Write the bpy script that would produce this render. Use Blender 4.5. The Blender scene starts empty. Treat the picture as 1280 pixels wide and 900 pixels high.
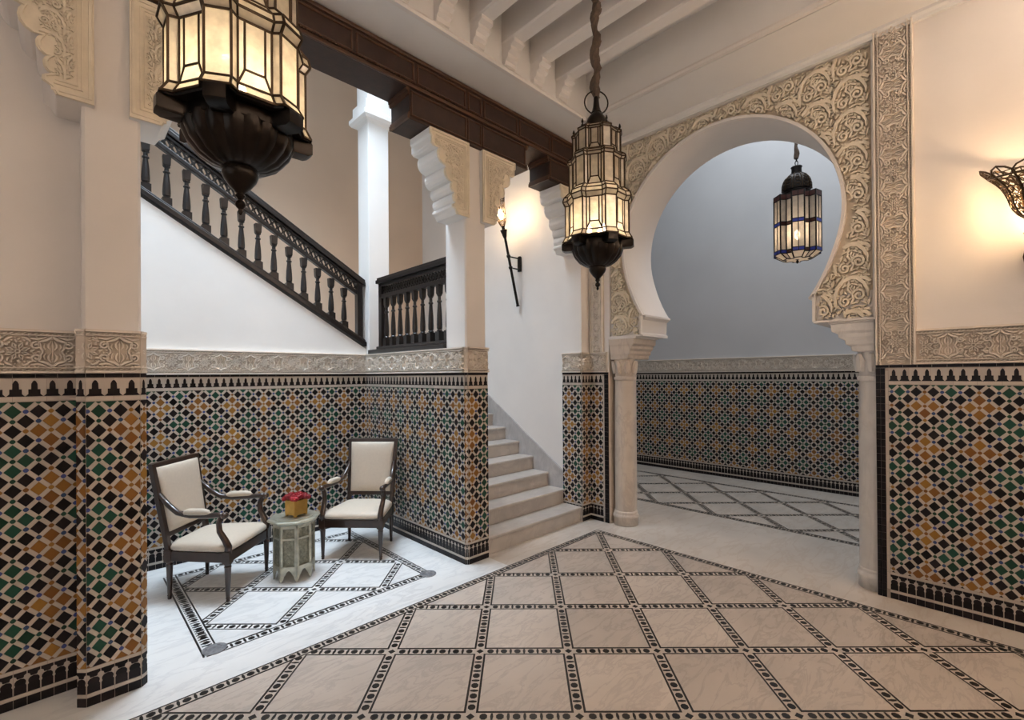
import bpy, math, random
from mathutils import Vector, Matrix
random.seed(7)
PI = math.pi
R2 = math.sqrt(.5)
S = bpy.context.scene
COL = S.collection

# ------------------------------------------------------------------ camera
F_PX, CX, CY = 577.35, 648.0, 466.49
YAW, PITCH, ROLL, CAM_H = -.0058, .0040, -.0070, 1.5624
def _cam_axes():
    cy, sy, cp, sp, cr, sr = math.cos(YAW), math.sin(YAW), math.cos(PITCH), math.sin(PITCH), math.cos(ROLL), math.sin(ROLL)
    right = Vector((cy, -sy, 0)); fwd = Vector((sy*cp, cy*cp, sp)); up = right.cross(fwd)
    r2 = cr*right + sr*up; u2 = -sr*right + cr*up
    rot = lambda a: Vector(((a.x+a.y)*R2, (a.y-a.x)*R2, a.z))      # walls run along x and y
    return rot(r2), rot(u2), rot(fwd)
CAM_R, CAM_U, CAM_F = _cam_axes()
cam_data = bpy.data.cameras.new('camera'); cam = bpy.data.objects.new('camera', cam_data); COL.objects.link(cam)
cam.matrix_world = Matrix(((CAM_R.x, CAM_U.x, -CAM_F.x, 0), (CAM_R.y, CAM_U.y, -CAM_F.y, 0), (CAM_R.z, CAM_U.z, -CAM_F.z, CAM_H), (0, 0, 0, 1)))
cam_data.sensor_width = 36; cam_data.lens = 36*F_PX/1280
cam_data.shift_x = (640-CX)/1280; cam_data.shift_y = (CY-450)/1280
cam_data.clip_start = .05
S.camera = cam

# ------------------------------------------------------------------ world, daylight, added lights, exposure
W = bpy.data.worlds.new('world'); S.world = W; W.use_nodes = True
W.node_tree.nodes['Background'].inputs[0].default_value = (.75, .85, 1, 1)
W.node_tree.nodes['Background'].inputs[1].default_value = .25
def area(name, loc, direction, sx, sy, energy, color):
    l = bpy.data.lights.new(name, 'AREA'); l.shape = 'RECTANGLE'; l.size = sx; l.size_y = sy; l.energy = energy; l.color = color
    o = bpy.data.objects.new(name, l); COL.objects.link(o); o.location = loc
    o.rotation_euler = Vector(direction).to_track_quat('-Z', 'Y').to_euler(); return o
sky = area('skylight_daylight', (1.53, 4.02, 5.54), (0, 0, -1), 2.1, 1.2, 72, (.72, .86, 1.0)); sky.data.spread = math.radians(92)       # in the roof opening above the alcove
area('added_entry_light', (-3.02, 1.0, 2.3), (1, 0, 0), 2.6, 2.4, 10, (1, .90, .82))         # unseen window light added to brighten the arch wall and floor
area('added_corridor_light', (5.87, 1.2, 6.12), (0, 0, -1), 1.6, 3.4, 72, (.88, .94, 1.0))     # unseen roof light added to brighten the corridor wall and floor
S.view_settings.view_transform = 'Standard'; S.view_settings.look = 'None'
S.view_settings.exposure = 0.28; S.view_settings.gamma = 1; S.view_settings.use_curve_mapping = False

def to_px(p):
    d = Vector(p) - Vector((0, 0, CAM_H)); z = d.dot(CAM_F)
    if z < .05: return None
    return CX + F_PX*d.dot(CAM_R)/z, CY - F_PX*d.dot(CAM_U)/z, z
def in_frame(p, m=12):
    q = to_px(p); return q is not None and -m < q[0] < 1280+m and -m < q[1] < 900+m

# ------------------------------------------------------------------ materials
MAT = {}
def mat(name, color, rough=.6, metal=0, var=0, noise=0, nscale=8, bump=0, bscale=40, spec=.5, coat=0, emit=None, estr=0, vein=None, island=0):
    m = bpy.data.materials.new(name); m.use_nodes = True; nt = m.node_tree; N = nt.nodes; L = nt.links
    b = N['Principled BSDF']; b.inputs['Roughness'].default_value = rough; b.inputs['Metallic'].default_value = metal
    b.inputs['Specular IOR Level'].default_value = spec; b.inputs['Coat Weight'].default_value = coat
    b.inputs['Base Color'].default_value = (*color, 1)
    geo = N.new('ShaderNodeNewGeometry'); tc = geo.outputs['Position']
    out = None
    if noise or vein:
        n = N.new('ShaderNodeTexNoise'); n.inputs['Scale'].default_value = nscale; n.inputs['Detail'].default_value = 6; L.new(tc, n.inputs['Vector'])
        r = N.new('ShaderNodeMapRange'); r.inputs[1].default_value = .3; r.inputs[2].default_value = .7
        r.inputs[3].default_value = 1-noise; r.inputs[4].default_value = 1+noise*.6; L.new(n.outputs[0], r.inputs[0])
        mx = N.new('ShaderNodeMix'); mx.data_type = 'RGBA'; mx.blend_type = 'MULTIPLY'; mx.inputs[0].default_value = 1
        mx.inputs[6].default_value = (*color, 1); L.new(r.outputs[0], mx.inputs[7]); out = mx.outputs[2]
    if vein:
        w = N.new('ShaderNodeTexNoise'); w.inputs['Scale'].default_value = vein[1]; w.inputs['Detail'].default_value = 9; w.inputs['Roughness'].default_value = .62
        w.inputs['Distortion'].default_value = .6
        mp = N.new('ShaderNodeMapping'); mp.inputs['Rotation'].default_value = (0, 0, vein[3]); mp.inputs['Scale'].default_value = (1, 3.2, 1)
        oi = N.new('ShaderNodeObjectInfo'); ad = N.new('ShaderNodeVectorMath'); ad.operation = 'MULTIPLY_ADD'
        cb = N.new('ShaderNodeCombineXYZ'); L.new(oi.outputs['Random'], cb.inputs[0]); L.new(oi.outputs['Random'], cb.inputs[1])
        ad.inputs[1].default_value = (9, 5, 0); L.new(cb.outputs[0], ad.inputs[0]); L.new(tc, ad.inputs[2])
        L.new(ad.outputs[0], mp.inputs[0]); L.new(mp.outputs[0], w.inputs['Vector'])
        a = N.new('ShaderNodeMath'); a.operation = 'SUBTRACT'; a.inputs[1].default_value = .5; L.new(w.outputs[0], a.inputs[0])
        ab = N.new('ShaderNodeMath'); ab.operation = 'ABSOLUTE'; L.new(a.outputs[0], ab.inputs[0])
        rr = N.new('ShaderNodeMapRange'); rr.inputs[1].default_value = 0; rr.inputs[2].default_value = .045; rr.inputs[3].default_value = vein[2]; rr.inputs[4].default_value = 0
        L.new(ab.outputs[0], rr.inputs[0])
        m2 = N.new('ShaderNodeMix'); m2.data_type = 'RGBA'; L.new(rr.outputs[0], m2.inputs[0]); L.new(out, m2.inputs[6]); m2.inputs[7].default_value = (*vein[0], 1); out = m2.outputs[2]
    if var or island:
        oi2 = N.new('ShaderNodeObjectInfo'); sm = N.new('ShaderNodeMath'); sm.operation = 'ADD'
        L.new(oi2.outputs['Random'], sm.inputs[0]); L.new(geo.outputs['Random Per Island'], sm.inputs[1])
        fr = N.new('ShaderNodeMath'); fr.operation = 'FRACT'; L.new(sm.outputs[0], fr.inputs[0])
        hs = N.new('ShaderNodeHueSaturation')
        vr = N.new('ShaderNodeMapRange'); vr.inputs[3].default_value = 1-var; vr.inputs[4].default_value = 1+var; L.new(fr.outputs[0], vr.inputs[0]); L.new(vr.outputs[0], hs.inputs['Value'])
        if island:
            hr = N.new('ShaderNodeMapRange'); hr.inputs[3].default_value = .5-island; hr.inputs[4].default_value = .5+island; L.new(fr.outputs[0], hr.inputs[0]); L.new(hr.outputs[0], hs.inputs['Hue'])
        if out: L.new(out, hs.inputs['Color'])
        else: hs.inputs['Color'].default_value = (*color, 1)
        out = hs.outputs[0]
    if out: L.new(out, b.inputs['Base Color'])
    if bump:
        n3 = N.new('ShaderNodeTexNoise'); n3.inputs['Scale'].default_value = bscale; n3.inputs['Detail'].default_value = 4; L.new(tc, n3.inputs['Vector'])
        bp = N.new('ShaderNodeBump'); bp.inputs['Strength'].default_value = bump; bp.inputs['Distance'].default_value = .01; L.new(n3.outputs[0], bp.inputs['Height']); L.new(bp.outputs[0], b.inputs['Normal'])
    if emit: b.inputs['Emission Color'].default_value = (*emit, 1); b.inputs['Emission Strength'].default_value = estr
    MAT[name] = m; return m
mat('plaster', (.84, .80, .765), .85, noise=.05, nscale=1.6, bump=.08, bscale=18, spec=.2)
mat('plaster_white', (.86, .845, .825), .85, noise=.04, nscale=2, bump=.06, bscale=20, spec=.2)
mat('plaster_tan', (.67, .53, .41), .8, noise=.06, nscale=1.2, bump=.05, bscale=12, spec=.2)
mat('carved_recess_shade', (.68, .59, .50), .9, noise=.08, nscale=14, spec=.1)  # recessed ground painted darker than the carving, as if in shade
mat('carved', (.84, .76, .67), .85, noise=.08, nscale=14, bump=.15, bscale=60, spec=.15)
mat('honey_recess_shade', (.70, .60, .47), .9, noise=.08, nscale=14, spec=.1)  # darker copy of the honey plaster, recess shade put into its colour
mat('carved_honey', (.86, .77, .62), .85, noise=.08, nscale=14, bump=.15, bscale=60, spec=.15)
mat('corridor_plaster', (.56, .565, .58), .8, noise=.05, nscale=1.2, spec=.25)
mat('marble_slab', (.60, .53, .465), .24, var=.09, noise=.08, nscale=3, vein=((.40, .35, .32), 3.4, .42, .5), spec=.5)  # same marble as the alcove; warm hall light partly mixed into its colour
mat('marble_floor', (.66, .605, .545), .24, noise=.10, nscale=2.2, vein=((.54, .45, .37), 2.0, .4, 1.1), spec=.5)  # beige from the hall's warm light, put into the marble's colour
mat('marble_alcove', (.78, .78, .77), .25, var=.03, noise=.05, nscale=3, vein=((.56, .56, .57), 2.2, .4, .5), spec=.5)
mat('marble_step', (.53, .49, .45), .3, var=.04, noise=.12, nscale=7, vein=((.42, .38, .36), 3.5, .5, .2), spec=.5)
mat('marble_skirt', (.48, .46, .45), .35, noise=.15, nscale=9, vein=((.36, .34, .34), 4, .4, .9))
mat('marble_column_lit', (.76, .74, .72), .3, noise=.08, nscale=6, vein=((.60, .58, .56), 3, .35, .3))  # column marble painted paler, corridor light put into its colour
mat('marble_column', (.66, .58, .50), .3, noise=.10, nscale=5, vein=((.48, .40, .35), 2.5, .5, .3))
mat('z_black', (.011, .008, .009), .28, var=.5, spec=.22)
mat('z_green', (.012, .058, .036), .28, var=.35, island=.012, spec=.28)
mat('z_orange', (.27, .125, .028), .28, var=.25, island=.010, spec=.28)
mat('z_blue', (.05, .085, .22), .2, var=.35, island=.02)
mat('z_white', (.54, .48, .42), .28, var=.08)
mat('z_grout', (.40, .34, .29), .7, noise=.1, nscale=30)
mat('mosaic_black', (.016, .013, .012), .3, var=.3)
mat('mosaic_light', (.50, .44, .38), .35, noise=.1, nscale=20)
mat('mosaic_pale', (.72, .72, .71), .35, noise=.06, nscale=20)
mat('wood', (.036, .016, .009), .5, noise=.35, nscale=14, bump=.1, bscale=60, spec=.5)
mat('wood_black', (.013, .009, .008), .32, noise=.3, nscale=20, spec=.5)
mat('wood_edge', (.085, .038, .018), .35, noise=.2, nscale=20)
mat('chair_wood', (.032, .014, .008), .28, noise=.3, nscale=20, spec=.6, coat=.3)
mat('upholstery', (.57, .49, .40), .5, noise=.04, nscale=60, bump=.08, bscale=400, spec=.35)
mat('dark_bronze', (.022, .018, .015), .28, .85, noise=.3, nscale=15)
mat('came_bronze', (.055, .036, .022), .38, .8, noise=.2, nscale=20)
mat('black_iron', (.016, .013, .012), .4, .6)
mat('rope', (.10, .068, .048), .8, noise=.4, nscale=40, bump=.6, bscale=90)
mat('filigree', (.05, .03, .014), .4, .7)
mat('silver_table', (.52, .51, .42), .38, .75, noise=.25, nscale=25, bump=.25, bscale=120)
mat('silver_dark', (.34, .34, .27), .5, .6, noise=.35, nscale=45, bump=.5, bscale=160)
mat('gold', (.58, .34, .09), .3, .9, noise=.15, nscale=20)
mat('rose', (.28, .006, .012), .6, var=.35)
mat('medallion', (.20, .20, .21), .4, noise=.4, nscale=60)
mat('blue_glass', (.06, .08, .42), .2)
mat('red_wood', (.075, .018, .012), .4, noise=.3, nscale=30)
def glow(name, color, strength):
    m = bpy.data.materials.new(name); m.use_nodes = True; nt = m.node_tree
    for n in list(nt.nodes): nt.nodes.remove(n)
    o = nt.nodes.new('ShaderNodeOutputMaterial'); e = nt.nodes.new('ShaderNodeEmission'); e.inputs[0].default_value = (*color, 1); e.inputs[1].default_value = strength
    nt.links.new(e.outputs[0], o.inputs[0]); MAT[name] = m
glow('bulb', (1, .77, .50), 62)
glow('bulb_torch', (1, .68, .38), 340)
glow('bulb_sconce', (1, .64, .34), 250)
glow('bulb_added_uplight', (1, .80, .63), 4600)  # bulbs of the unseen uplights added for the ceiling
glow('bulb_corridor', (1, .76, .52), 32)
def glass(name, color, transp, gloss, rough=.05, mottle=.4):
    m = bpy.data.materials.new(name); m.use_nodes = True; nt = m.node_tree; N = nt.nodes; L = nt.links
    for n in list(N): N.remove(n)
    o = N.new('ShaderNodeOutputMaterial'); t = N.new('ShaderNodeBsdfTransparent'); t.inputs[0].default_value = (1, .93, .82, 1)
    d = N.new('ShaderNodeBsdfTranslucent'); d.inputs[0].default_value = (*color, 1)
    df = N.new('ShaderNodeBsdfDiffuse'); df.inputs[0].default_value = (*color, 1)
    g = N.new('ShaderNodeBsdfGlossy'); g.inputs['Roughness'].default_value = rough
    m0 = N.new('ShaderNodeMixShader'); m0.inputs[0].default_value = .22; L.new(d.outputs[0], m0.inputs[1]); L.new(df.outputs[0], m0.inputs[2])
    m1 = N.new('ShaderNodeMixShader'); L.new(m0.outputs[0], m1.inputs[1]); L.new(t.outputs[0], m1.inputs[2])
    geo = N.new('ShaderNodeNewGeometry'); nz = N.new('ShaderNodeTexNoise'); nz.inputs['Scale'].default_value = 22; nz.inputs['Detail'].default_value = 3; L.new(geo.outputs['Position'], nz.inputs['Vector'])
    mr = N.new('ShaderNodeMapRange'); mr.inputs[1].default_value = .35; mr.inputs[2].default_value = .65; mr.inputs[3].default_value = max(0, transp-mottle); mr.inputs[4].default_value = min(1, transp+mottle*.6)
    L.new(nz.outputs[0], mr.inputs[0]); L.new(mr.outputs[0], m1.inputs[0])
    m2 = N.new('ShaderNodeMixShader'); m2.inputs[0].default_value = gloss; L.new(m1.outputs[0], m2.inputs[1]); L.new(g.outputs[0], m2.inputs[2]); L.new(m2.outputs[0], o.inputs[0]); MAT[name] = m
glass('seeded_glass', (.88, .80, .66), .22, .12, .05, .16)
glass('milk_glass', (.86, .78, .68), .10, .06, .1, .1)

# ------------------------------------------------------------------ mesh building
class MB:
    def __init__(s): s.v = []; s.f = []; s.m = []; s.mats = []; s.cur = 0
    def use(s, name):
        if name not in s.mats: s.mats.append(name)
        s.cur = s.mats.index(name); return s
    def face(s, idx): s.f.append(tuple(idx)); s.m.append(s.cur)
    def poly(s, pts):
        n = len(s.v); s.v += [tuple(p) for p in pts]; s.face(range(n, n+len(pts)))
    def box(s, x0, x1, y0, y1, z0, z1):
        n = len(s.v); s.v += [(x, y, z) for z in (z0, z1) for y in (y0, y1) for x in (x0, x1)]
        for q in ((0, 2, 3, 1), (4, 5, 7, 6), (0, 1, 5, 4), (2, 6, 7, 3), (0, 4, 6, 2), (1, 3, 7, 5)): s.face([n+i for i in q])
    def prism(s, base, top, cap0=True, cap1=True):      # two matching loops of 3-D points
        n = len(s.v); k = len(base); s.v += [tuple(p) for p in base] + [tuple(p) for p in top]
        for i in range(k): j = (i+1) % k; s.face((n+i, n+j, n+k+j, n+k+i))
        if cap0: s.face([n+i for i in reversed(range(k))])
        if cap1: s.face([n+k+i for i in range(k)])
    def extr(s, pts, axis, a, b):      # 2-D outline pushed along an axis: 'y' -> pts are (x,z); 'x' -> (y,z); 'z' -> (x,y)
        g = {'y': lambda p, t: (p[0], t, p[1]), 'x': lambda p, t: (t, p[0], p[1]), 'z': lambda p, t: (p[0], p[1], t)}[axis]
        s.prism([g(p, a) for p in pts], [g(p, b) for p in pts])
    def loops(s, rings, closed=True, cap=True):
        n = len(s.v); k = len(rings[0])
        for r in rings: s.v += [tuple(p) for p in r]
        for a in range(len(rings)-1):
            for i in range(k if closed else k-1):
                j = (i+1) % k; s.face((n+a*k+i, n+a*k+j, n+(a+1)*k+j, n+(a+1)*k+i))
        if cap and closed:
            s.face([n+i for i in reversed(range(k))]); e = n+(len(rings)-1)*k; s.face([e+i for i in range(k)])
    def lathe(s, prof, seg=24, c=(0, 0), flute=None):     # prof: (r, z)
        rings = []
        for r, z in prof:
            ring = []
            for i in range(seg):
                a = 2*PI*i/seg; rr = r*(flute(a, z) if flute else 1)
                ring.append((c[0]+rr*math.cos(a), c[1]+rr*math.sin(a), z))
            rings.append(ring)
        s.loops(rings)
    def tube(s, pts, r, seg=8, flat=None):
        pts = [Vector(p) for p in pts]; rings = []; up = None
        for i, p in enumerate(pts):
            t = (pts[min(i+1, len(pts)-1)] - pts[max(i-1, 0)]).normalized()
            if up is None: up = Vector((0, 0, 1)) if abs(t.z) < .9 else Vector((1, 0, 0))
            a = t.cross(up).normalized(); b = a.cross(t).normalized(); up = b
            rr = r[i] if isinstance(r, (list, tuple)) else r
            rings.append([p + (a*math.cos(2*PI*k/seg+PI/seg)*(flat or 1) + b*math.sin(2*PI*k/seg+PI/seg))*rr for k in range(seg)])
        s.loops(rings)
    def bar(s, p, q, w, seg=4): s.tube([p, q], w*.7071, seg)
    def build(s, name, parent=None, smooth=False, **props):
        me = bpy.data.meshes.new(name); me.from_pydata(s.v, [], s.f)
        for m in s.mats: me.materials.append(MAT[m])
        if len(s.mats) > 1: me.polygons.foreach_set('material_index', s.m)
        if smooth:
            me.polygons.foreach_set('use_smooth', [True]*len(me.polygons))
            if smooth != 'all': me.set_sharp_from_angle(angle=math.radians(38))
        o = bpy.data.objects.new(name, me); COL.objects.link(o)
        if parent: o.parent = parent
        for k, v in props.items(): o[k] = v
        return o
def mb(m): return MB().use(m)
def empty(name, loc=(0, 0, 0), rz=0, **props):
    o = bpy.data.objects.new(name, None); COL.objects.link(o); o.location = loc; o.rotation_euler = (0, 0, rz); o.empty_display_size = .1
    for k, v in props.items(): o[k] = v
    return o
def link(name, me, parent, mtx=None):
    o = bpy.data.objects.new(name, me); COL.objects.link(o); o.parent = parent
    if mtx is not None: o.matrix_local = mtx
    return o
def copy_tree(o, parent=None):
    c = o.copy(); COL.objects.link(c); c.parent = parent
    for ch in list(o.children): copy_tree(ch, c)
    return c
def bevel(o, w=.004, seg=2):
    b = o.modifiers.new('bevel', 'BEVEL'); b.width = w; b.segments = seg; b.limit_method = 'ANGLE'; return o

class Frame:          # a flat face: s along it, t up it, n out of it
    def __init__(f, O, Sx, T=(0, 0, 1)):
        f.O = Vector(O); f.S = Vector(Sx).normalized(); f.T = Vector(T).normalized(); f.N = f.S.cross(f.T)
    def p(f, s, t, n=0): return f.O + f.S*s + f.T*t + f.N*n
    def mtx(f, s, t, n=0):
        q = f.p(s, t, n); return Matrix(((f.S.x, f.T.x, f.N.x, q.x), (f.S.y, f.T.y, f.N.y, q.y), (f.S.z, f.T.z, f.N.z, q.z), (0, 0, 0, 1)))
def clip(poly, planes):      # convex polygon against half-planes a*s+b*t<=c
    for a, b, c in planes:
        out = []
        for i in range(len(poly)):
            p, q = poly[i], poly[(i+1) % len(poly)]; dp = a*p[0]+b*p[1]-c; dq = a*q[0]+b*q[1]-c
            if dp <= 0: out.append(p)
            if (dp < 0 < dq) or (dq < 0 < dp):
                k = dp/(dp-dq); out.append((p[0]+(q[0]-p[0])*k, p[1]+(q[1]-p[1])*k))
        poly = out
        if len(poly) < 3: return []
    return poly
def rect_planes(s0, s1, t0, t1): return [(-1, 0, -s0), (1, 0, s1), (0, -1, -t0), (0, 1, t1)]
def tile(m, F, poly, h, jit=.0003):
    if len(poly) < 3: return
    m.prism([F.p(s, t, 0) for s, t in poly], [F.p(s, t, h+random.uniform(-jit, jit)) for s, t in poly], cap0=False)

# ------------------------------------------------------------------ carved relief
def ribbon(m, F, pts, w, h, closed=False):
    n = len(pts); L, Rr = [], []
    ws = w if isinstance(w, (list, tuple)) else [w]*n
    for i in range(n):
        a = pts[(i-1) % n] if (closed or i) else pts[0]; b = pts[(i+1) % n] if (closed or i < n-1) else pts[-1]
        dx, dy = b[0]-a[0], b[1]-a[1]; k = math.hypot(dx, dy) or 1; nx, ny = -dy/k, dx/k
        L.append((pts[i][0]+nx*ws[i]/2, pts[i][1]+ny*ws[i]/2)); Rr.append((pts[i][0]-nx*ws[i]/2, pts[i][1]-ny*ws[i]/2))
    rings = []
    for i in range(n):
        l, r = L[i], Rr[i]; il = (l[0]*.88+r[0]*.12, l[1]*.88+r[1]*.12); ir = (l[0]*.12+r[0]*.88, l[1]*.12+r[1]*.88)
        rings.append([F.p(*l, 0), F.p(*il, h), F.p(*ir, h), F.p(*r, 0)])
    if closed: rings.append(rings[0])
    m.loops(rings, closed=False)
def spiral(cx, cy, r, turns, a0, sgn=1, n=16): return [(cx+r*(1-.82*i/n)*math.cos(a0+sgn*turns*2*PI*i/n), cy+r*(1-.82*i/n)*math.sin(a0+sgn*turns*2*PI*i/n)) for i in range(n+1)]
def arc(cx, cy, rx, ry, a0, a1, n=12): return [(cx+rx*math.cos(a0+(a1-a0)*i/n), cy+ry*math.sin(a0+(a1-a0)*i/n)) for i in range(n+1)]
def densify(st, x0, x1, y0, y1, step, gap, ln, w, h, seed):
    "small leaves in every hollow left between the main strokes"
    pts = []
    for p in st:
        q = p[0]
        for a, b in zip(q, q[1:]):
            for k in range(4): pts.append((a[0]+(b[0]-a[0])*k/4, a[1]+(b[1]-a[1])*k/4))
    rg = random.Random(seed); y = y0
    while y < y1:
        x = x0+rg.random()*step*.5
        while x < x1:
            if min(math.hypot(x-a, y-b) for a, b in pts) > gap:
                a = rg.random()*PI; c, s_ = math.cos(a)*ln/2, math.sin(a)*ln/2
                st.append((([(x-c, y-s_), (x+c, y+s_)], [w, w*.4], h) + ((False,) if len(st[0]) == 4 else ())))
                pts += [(x, y), (x+c*.7, y+s_*.7), (x-c*.7, y-s_*.7)]
            x += step
        y += step
    return st
FRZ = {}
def frieze_motif(period, h):
    key = (round(period, 4), round(h, 4))
    if key not in FRZ: FRZ[key] = densify(frieze_motif_main(period, h), .002, period-.002, -h/2+.002, h/2-.002, .006, .0100, .009, .0085, .6, 3)
    return FRZ[key]
def frieze_motif_main(period, h):
    "one repeat: pointed cartouche with four scrolls, then a star rosette; strokes as (points, width, height, closed)"
    st = []; H = h*.5; k = period/.235
    c = period*.27
    for sx in (-1, 1):
        for sy in (-1, 1):
            st.append(([(c, sy*H*.97), (c+sx*.018*k, sy*H*.76), (c+sx*.034*k, sy*H*.68), (c+sx*.046*k, sy*H*.62), (c+sx*.040*k, sy*H*.2), (c+sx*.034*k, sy*H*.08), (c+sx*.034*k, sy*.0)], [.012, .013, .013, .011, .008, .008, .008], 1, False))
            st.append((spiral(c+sx*.055*k, sy*H*.40, .0185*k, 1.3, sy*PI/2, -sy*sx, 13), .0092, 1, False))
            st.append(([(c+sx*.006, sy*H*.10), (c+sx*.014*k, sy*H*.30), (c+sx*.014*k, sy*H*.48), (c+sx*.005*k, sy*H*.72)], [.004, .009, .009, .004], .45, False))
            st.append(([(c+sx*.024*k, sy*H*.10), (c+sx*.031*k, sy*H*.30), (c+sx*.027*k, sy*H*.52)], [.004, .008, .004], .45, False))
            st.append(([(c+sx*.02*k, sy*H*.95), (c+sx*.05*k, sy*H*.80), (c+sx*.075*k, sy*H*.86)], [.006, .013, .006], .85, False))
            st.append(([(c+sx*.075*k, sy*H*.62), (c+sx*.085*k, sy*H*.8), (c+sx*.1*k, sy*H*.9)], [.006, .012, .006], .85, False))
    st.append(([(c, -H*.70), (c, H*.70)], .004, .45, False))
    c2 = period*.77; R = h*.30
    for i in range(8):
        a = PI/8+i*PI/4
        st.append(([(c2+R*.32*math.cos(a), R*.32*math.sin(a)), (c2+R*.62*math.cos(a+.22), R*.62*math.sin(a+.22)), (c2+R*.95*math.cos(a), R*.95*math.sin(a)), (c2+R*.62*math.cos(a-.22), R*.62*math.sin(a-.22))], .0075, .95, True))
        b = i*PI/4
        st.append(([(c2+R*.95*math.cos(b), R*.95*math.sin(b)), (c2+R*1.28*math.cos(b+.16), R*1.28*math.sin(b+.16))], [.012, .006], .85, False))
    st.append((arc(c2, 0, R*.2, R*.2, 0, 2*PI, 8)[:-1], .006, 1, True))
    return st
def frieze(parent, F, s0, s1, t0, t1, material='carved', period=.235, phase=0, deep=.022, vertical=False, name='carved_frieze'):
    m = mb('carved_recess_shade' if material == 'carved' else 'honey_recess_shade')
    if vertical: G = Frame(F.p(0, 0), F.T, -F.S); a0, a1, b0, b1 = t0, t1, -s1, -s0
    else: G = F; a0, a1, b0, b1 = s0, s1, t0, t1
    m.prism([G.p(a0, b0, -.02), G.p(a1, b0, -.02), G.p(a1, b1, -.02), G.p(a0, b1, -.02)], [G.p(a0, b0, .003), G.p(a1, b0, .003), G.p(a1, b1, .003), G.p(a0, b1, .003)])
    m.use(material)
    K = Frame(G.p(0, 0, .003), G.S, G.T); hh = b1-b0
    for b, w in ((b0+.008, .013), (b1-.008, .013), (b0+.029, .006), (b1-.029, .006)): ribbon(m, K, [(a0, b), (a1, b)], w, deep)
    n = int((a1-a0)/.02)
    for i in range(n):                        # small running leaves in the two edge strips
        s = a0+(i+.5)*(a1-a0)/n
        for b in (b0+.0205, b1-.0205): ribbon(m, K, [(s-.007, b-.003), (s+.007, b+.003)], [.007, .003], deep*.7)
    st = frieze_motif(period, hh-.066); mid = (b0+b1)/2
    k0 = int(math.floor((a0-phase)/period))-1
    for k in range(k0, k0+int((a1-a0)/period)+4):
        o = phase+k*period
        for pts, w, h, cl in st:
            q = [(o+x, mid+y) for x, y in pts]
            if min(x for x, _ in q) > a0+.004 and max(x for x, _ in q) < a1-.004: ribbon(m, K, q, w, h*deep, cl)
    return m.build(name, parent, kind='stuff')
def scroll_motif():
    "an arching leaf over two facing scrolls with leaflets, unit cell 1 x 1"
    st = [([(-.46, -.46), (-.50, -.12), (-.42, .18), (-.26, .36), (-.04, .44), (.14, .40), (.30, .24), (.40, .02), (.40, -.16)], [.05, .09, .10, .11, .13, .12, .10, .07, .03], 1),
          ([(.14, .42), (.34, .40), (.48, .28), (.54, .08)], [.10, .12, .08, .03], .9)]
    st += [(spiral(-.22, -.26, .165, 1.5, PI*.5, 1, 15), .062, .95), (spiral(.16, -.10, .185, 1.5, PI*.9, -1, 15), .068, 1)]
    st += [([(-.06, -.36), (.02, -.20), (-.03, -.02)], .06, .9), ([(-.02, -.05), (-.14, .08), (-.12, .22), (.0, .27)], [.05, .07, .06, .03], .85)]
    for x, y, a, l in ((-.30, .04, 1.2, .2), (-.22, .2, .5, .18), (.06, .22, -.4, .17), (.20, .16, -.9, .15), (.30, -.34, -.5, .2), (.05, -.44, .2, .22), (-.38, -.42, 2.2, .14), (.44, -.30, 1.3, .2), (-.38, .42, .8, .18), (.40, .46, -.3, .14), (-.2, .0, 2.2, .13)):
        c, s_ = math.cos(a), math.sin(a)
        st.append(([(x-c*l/2, y-s_*l/2), (x-s_*.02, y+c*.02), (x+c*l/2, y+s_*l/2)], [.02, .075, .02], .8))
    return st
SCROLL = densify(scroll_motif(), -.5, .5, -.5, .5, .035, .068, .11, .07, .75, 5)
def scrollwork(m, F, s0, s1, t0, t1, cell, ok, deep, mirror=False, shift=.4, tall=None, fat=1.2):
    ch = tall or cell; nx = max(1, round((s1-s0)/cell)); cw = (s1-s0)/nx; ny = int((t1-t0)/ch)+2
    for i in range(nx):
        for j in range(-1, ny):
            cx = s0+(i+.5)*cw; cy = t0+(j+.5+(shift if i % 2 else 0))*ch
            for pts, w, h in SCROLL:
                q = [(cx+(-x if mirror else x)*cw, cy+y*ch) for x, y in pts]
                ws = [a*cell*fat for a in w] if isinstance(w, list) else [w*cell*fat]*len(q)
                run = []
                for p, ww in list(zip(q, ws))+[(None, 0)]:       # cut strokes at the edge of the field
                    if p is not None and ok(*p): run.append((p, ww)); continue
                    if len(run) > 1: ribbon(m, F, [a for a, _ in run], [b for _, b in run], h*deep)
                    run = []

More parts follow.
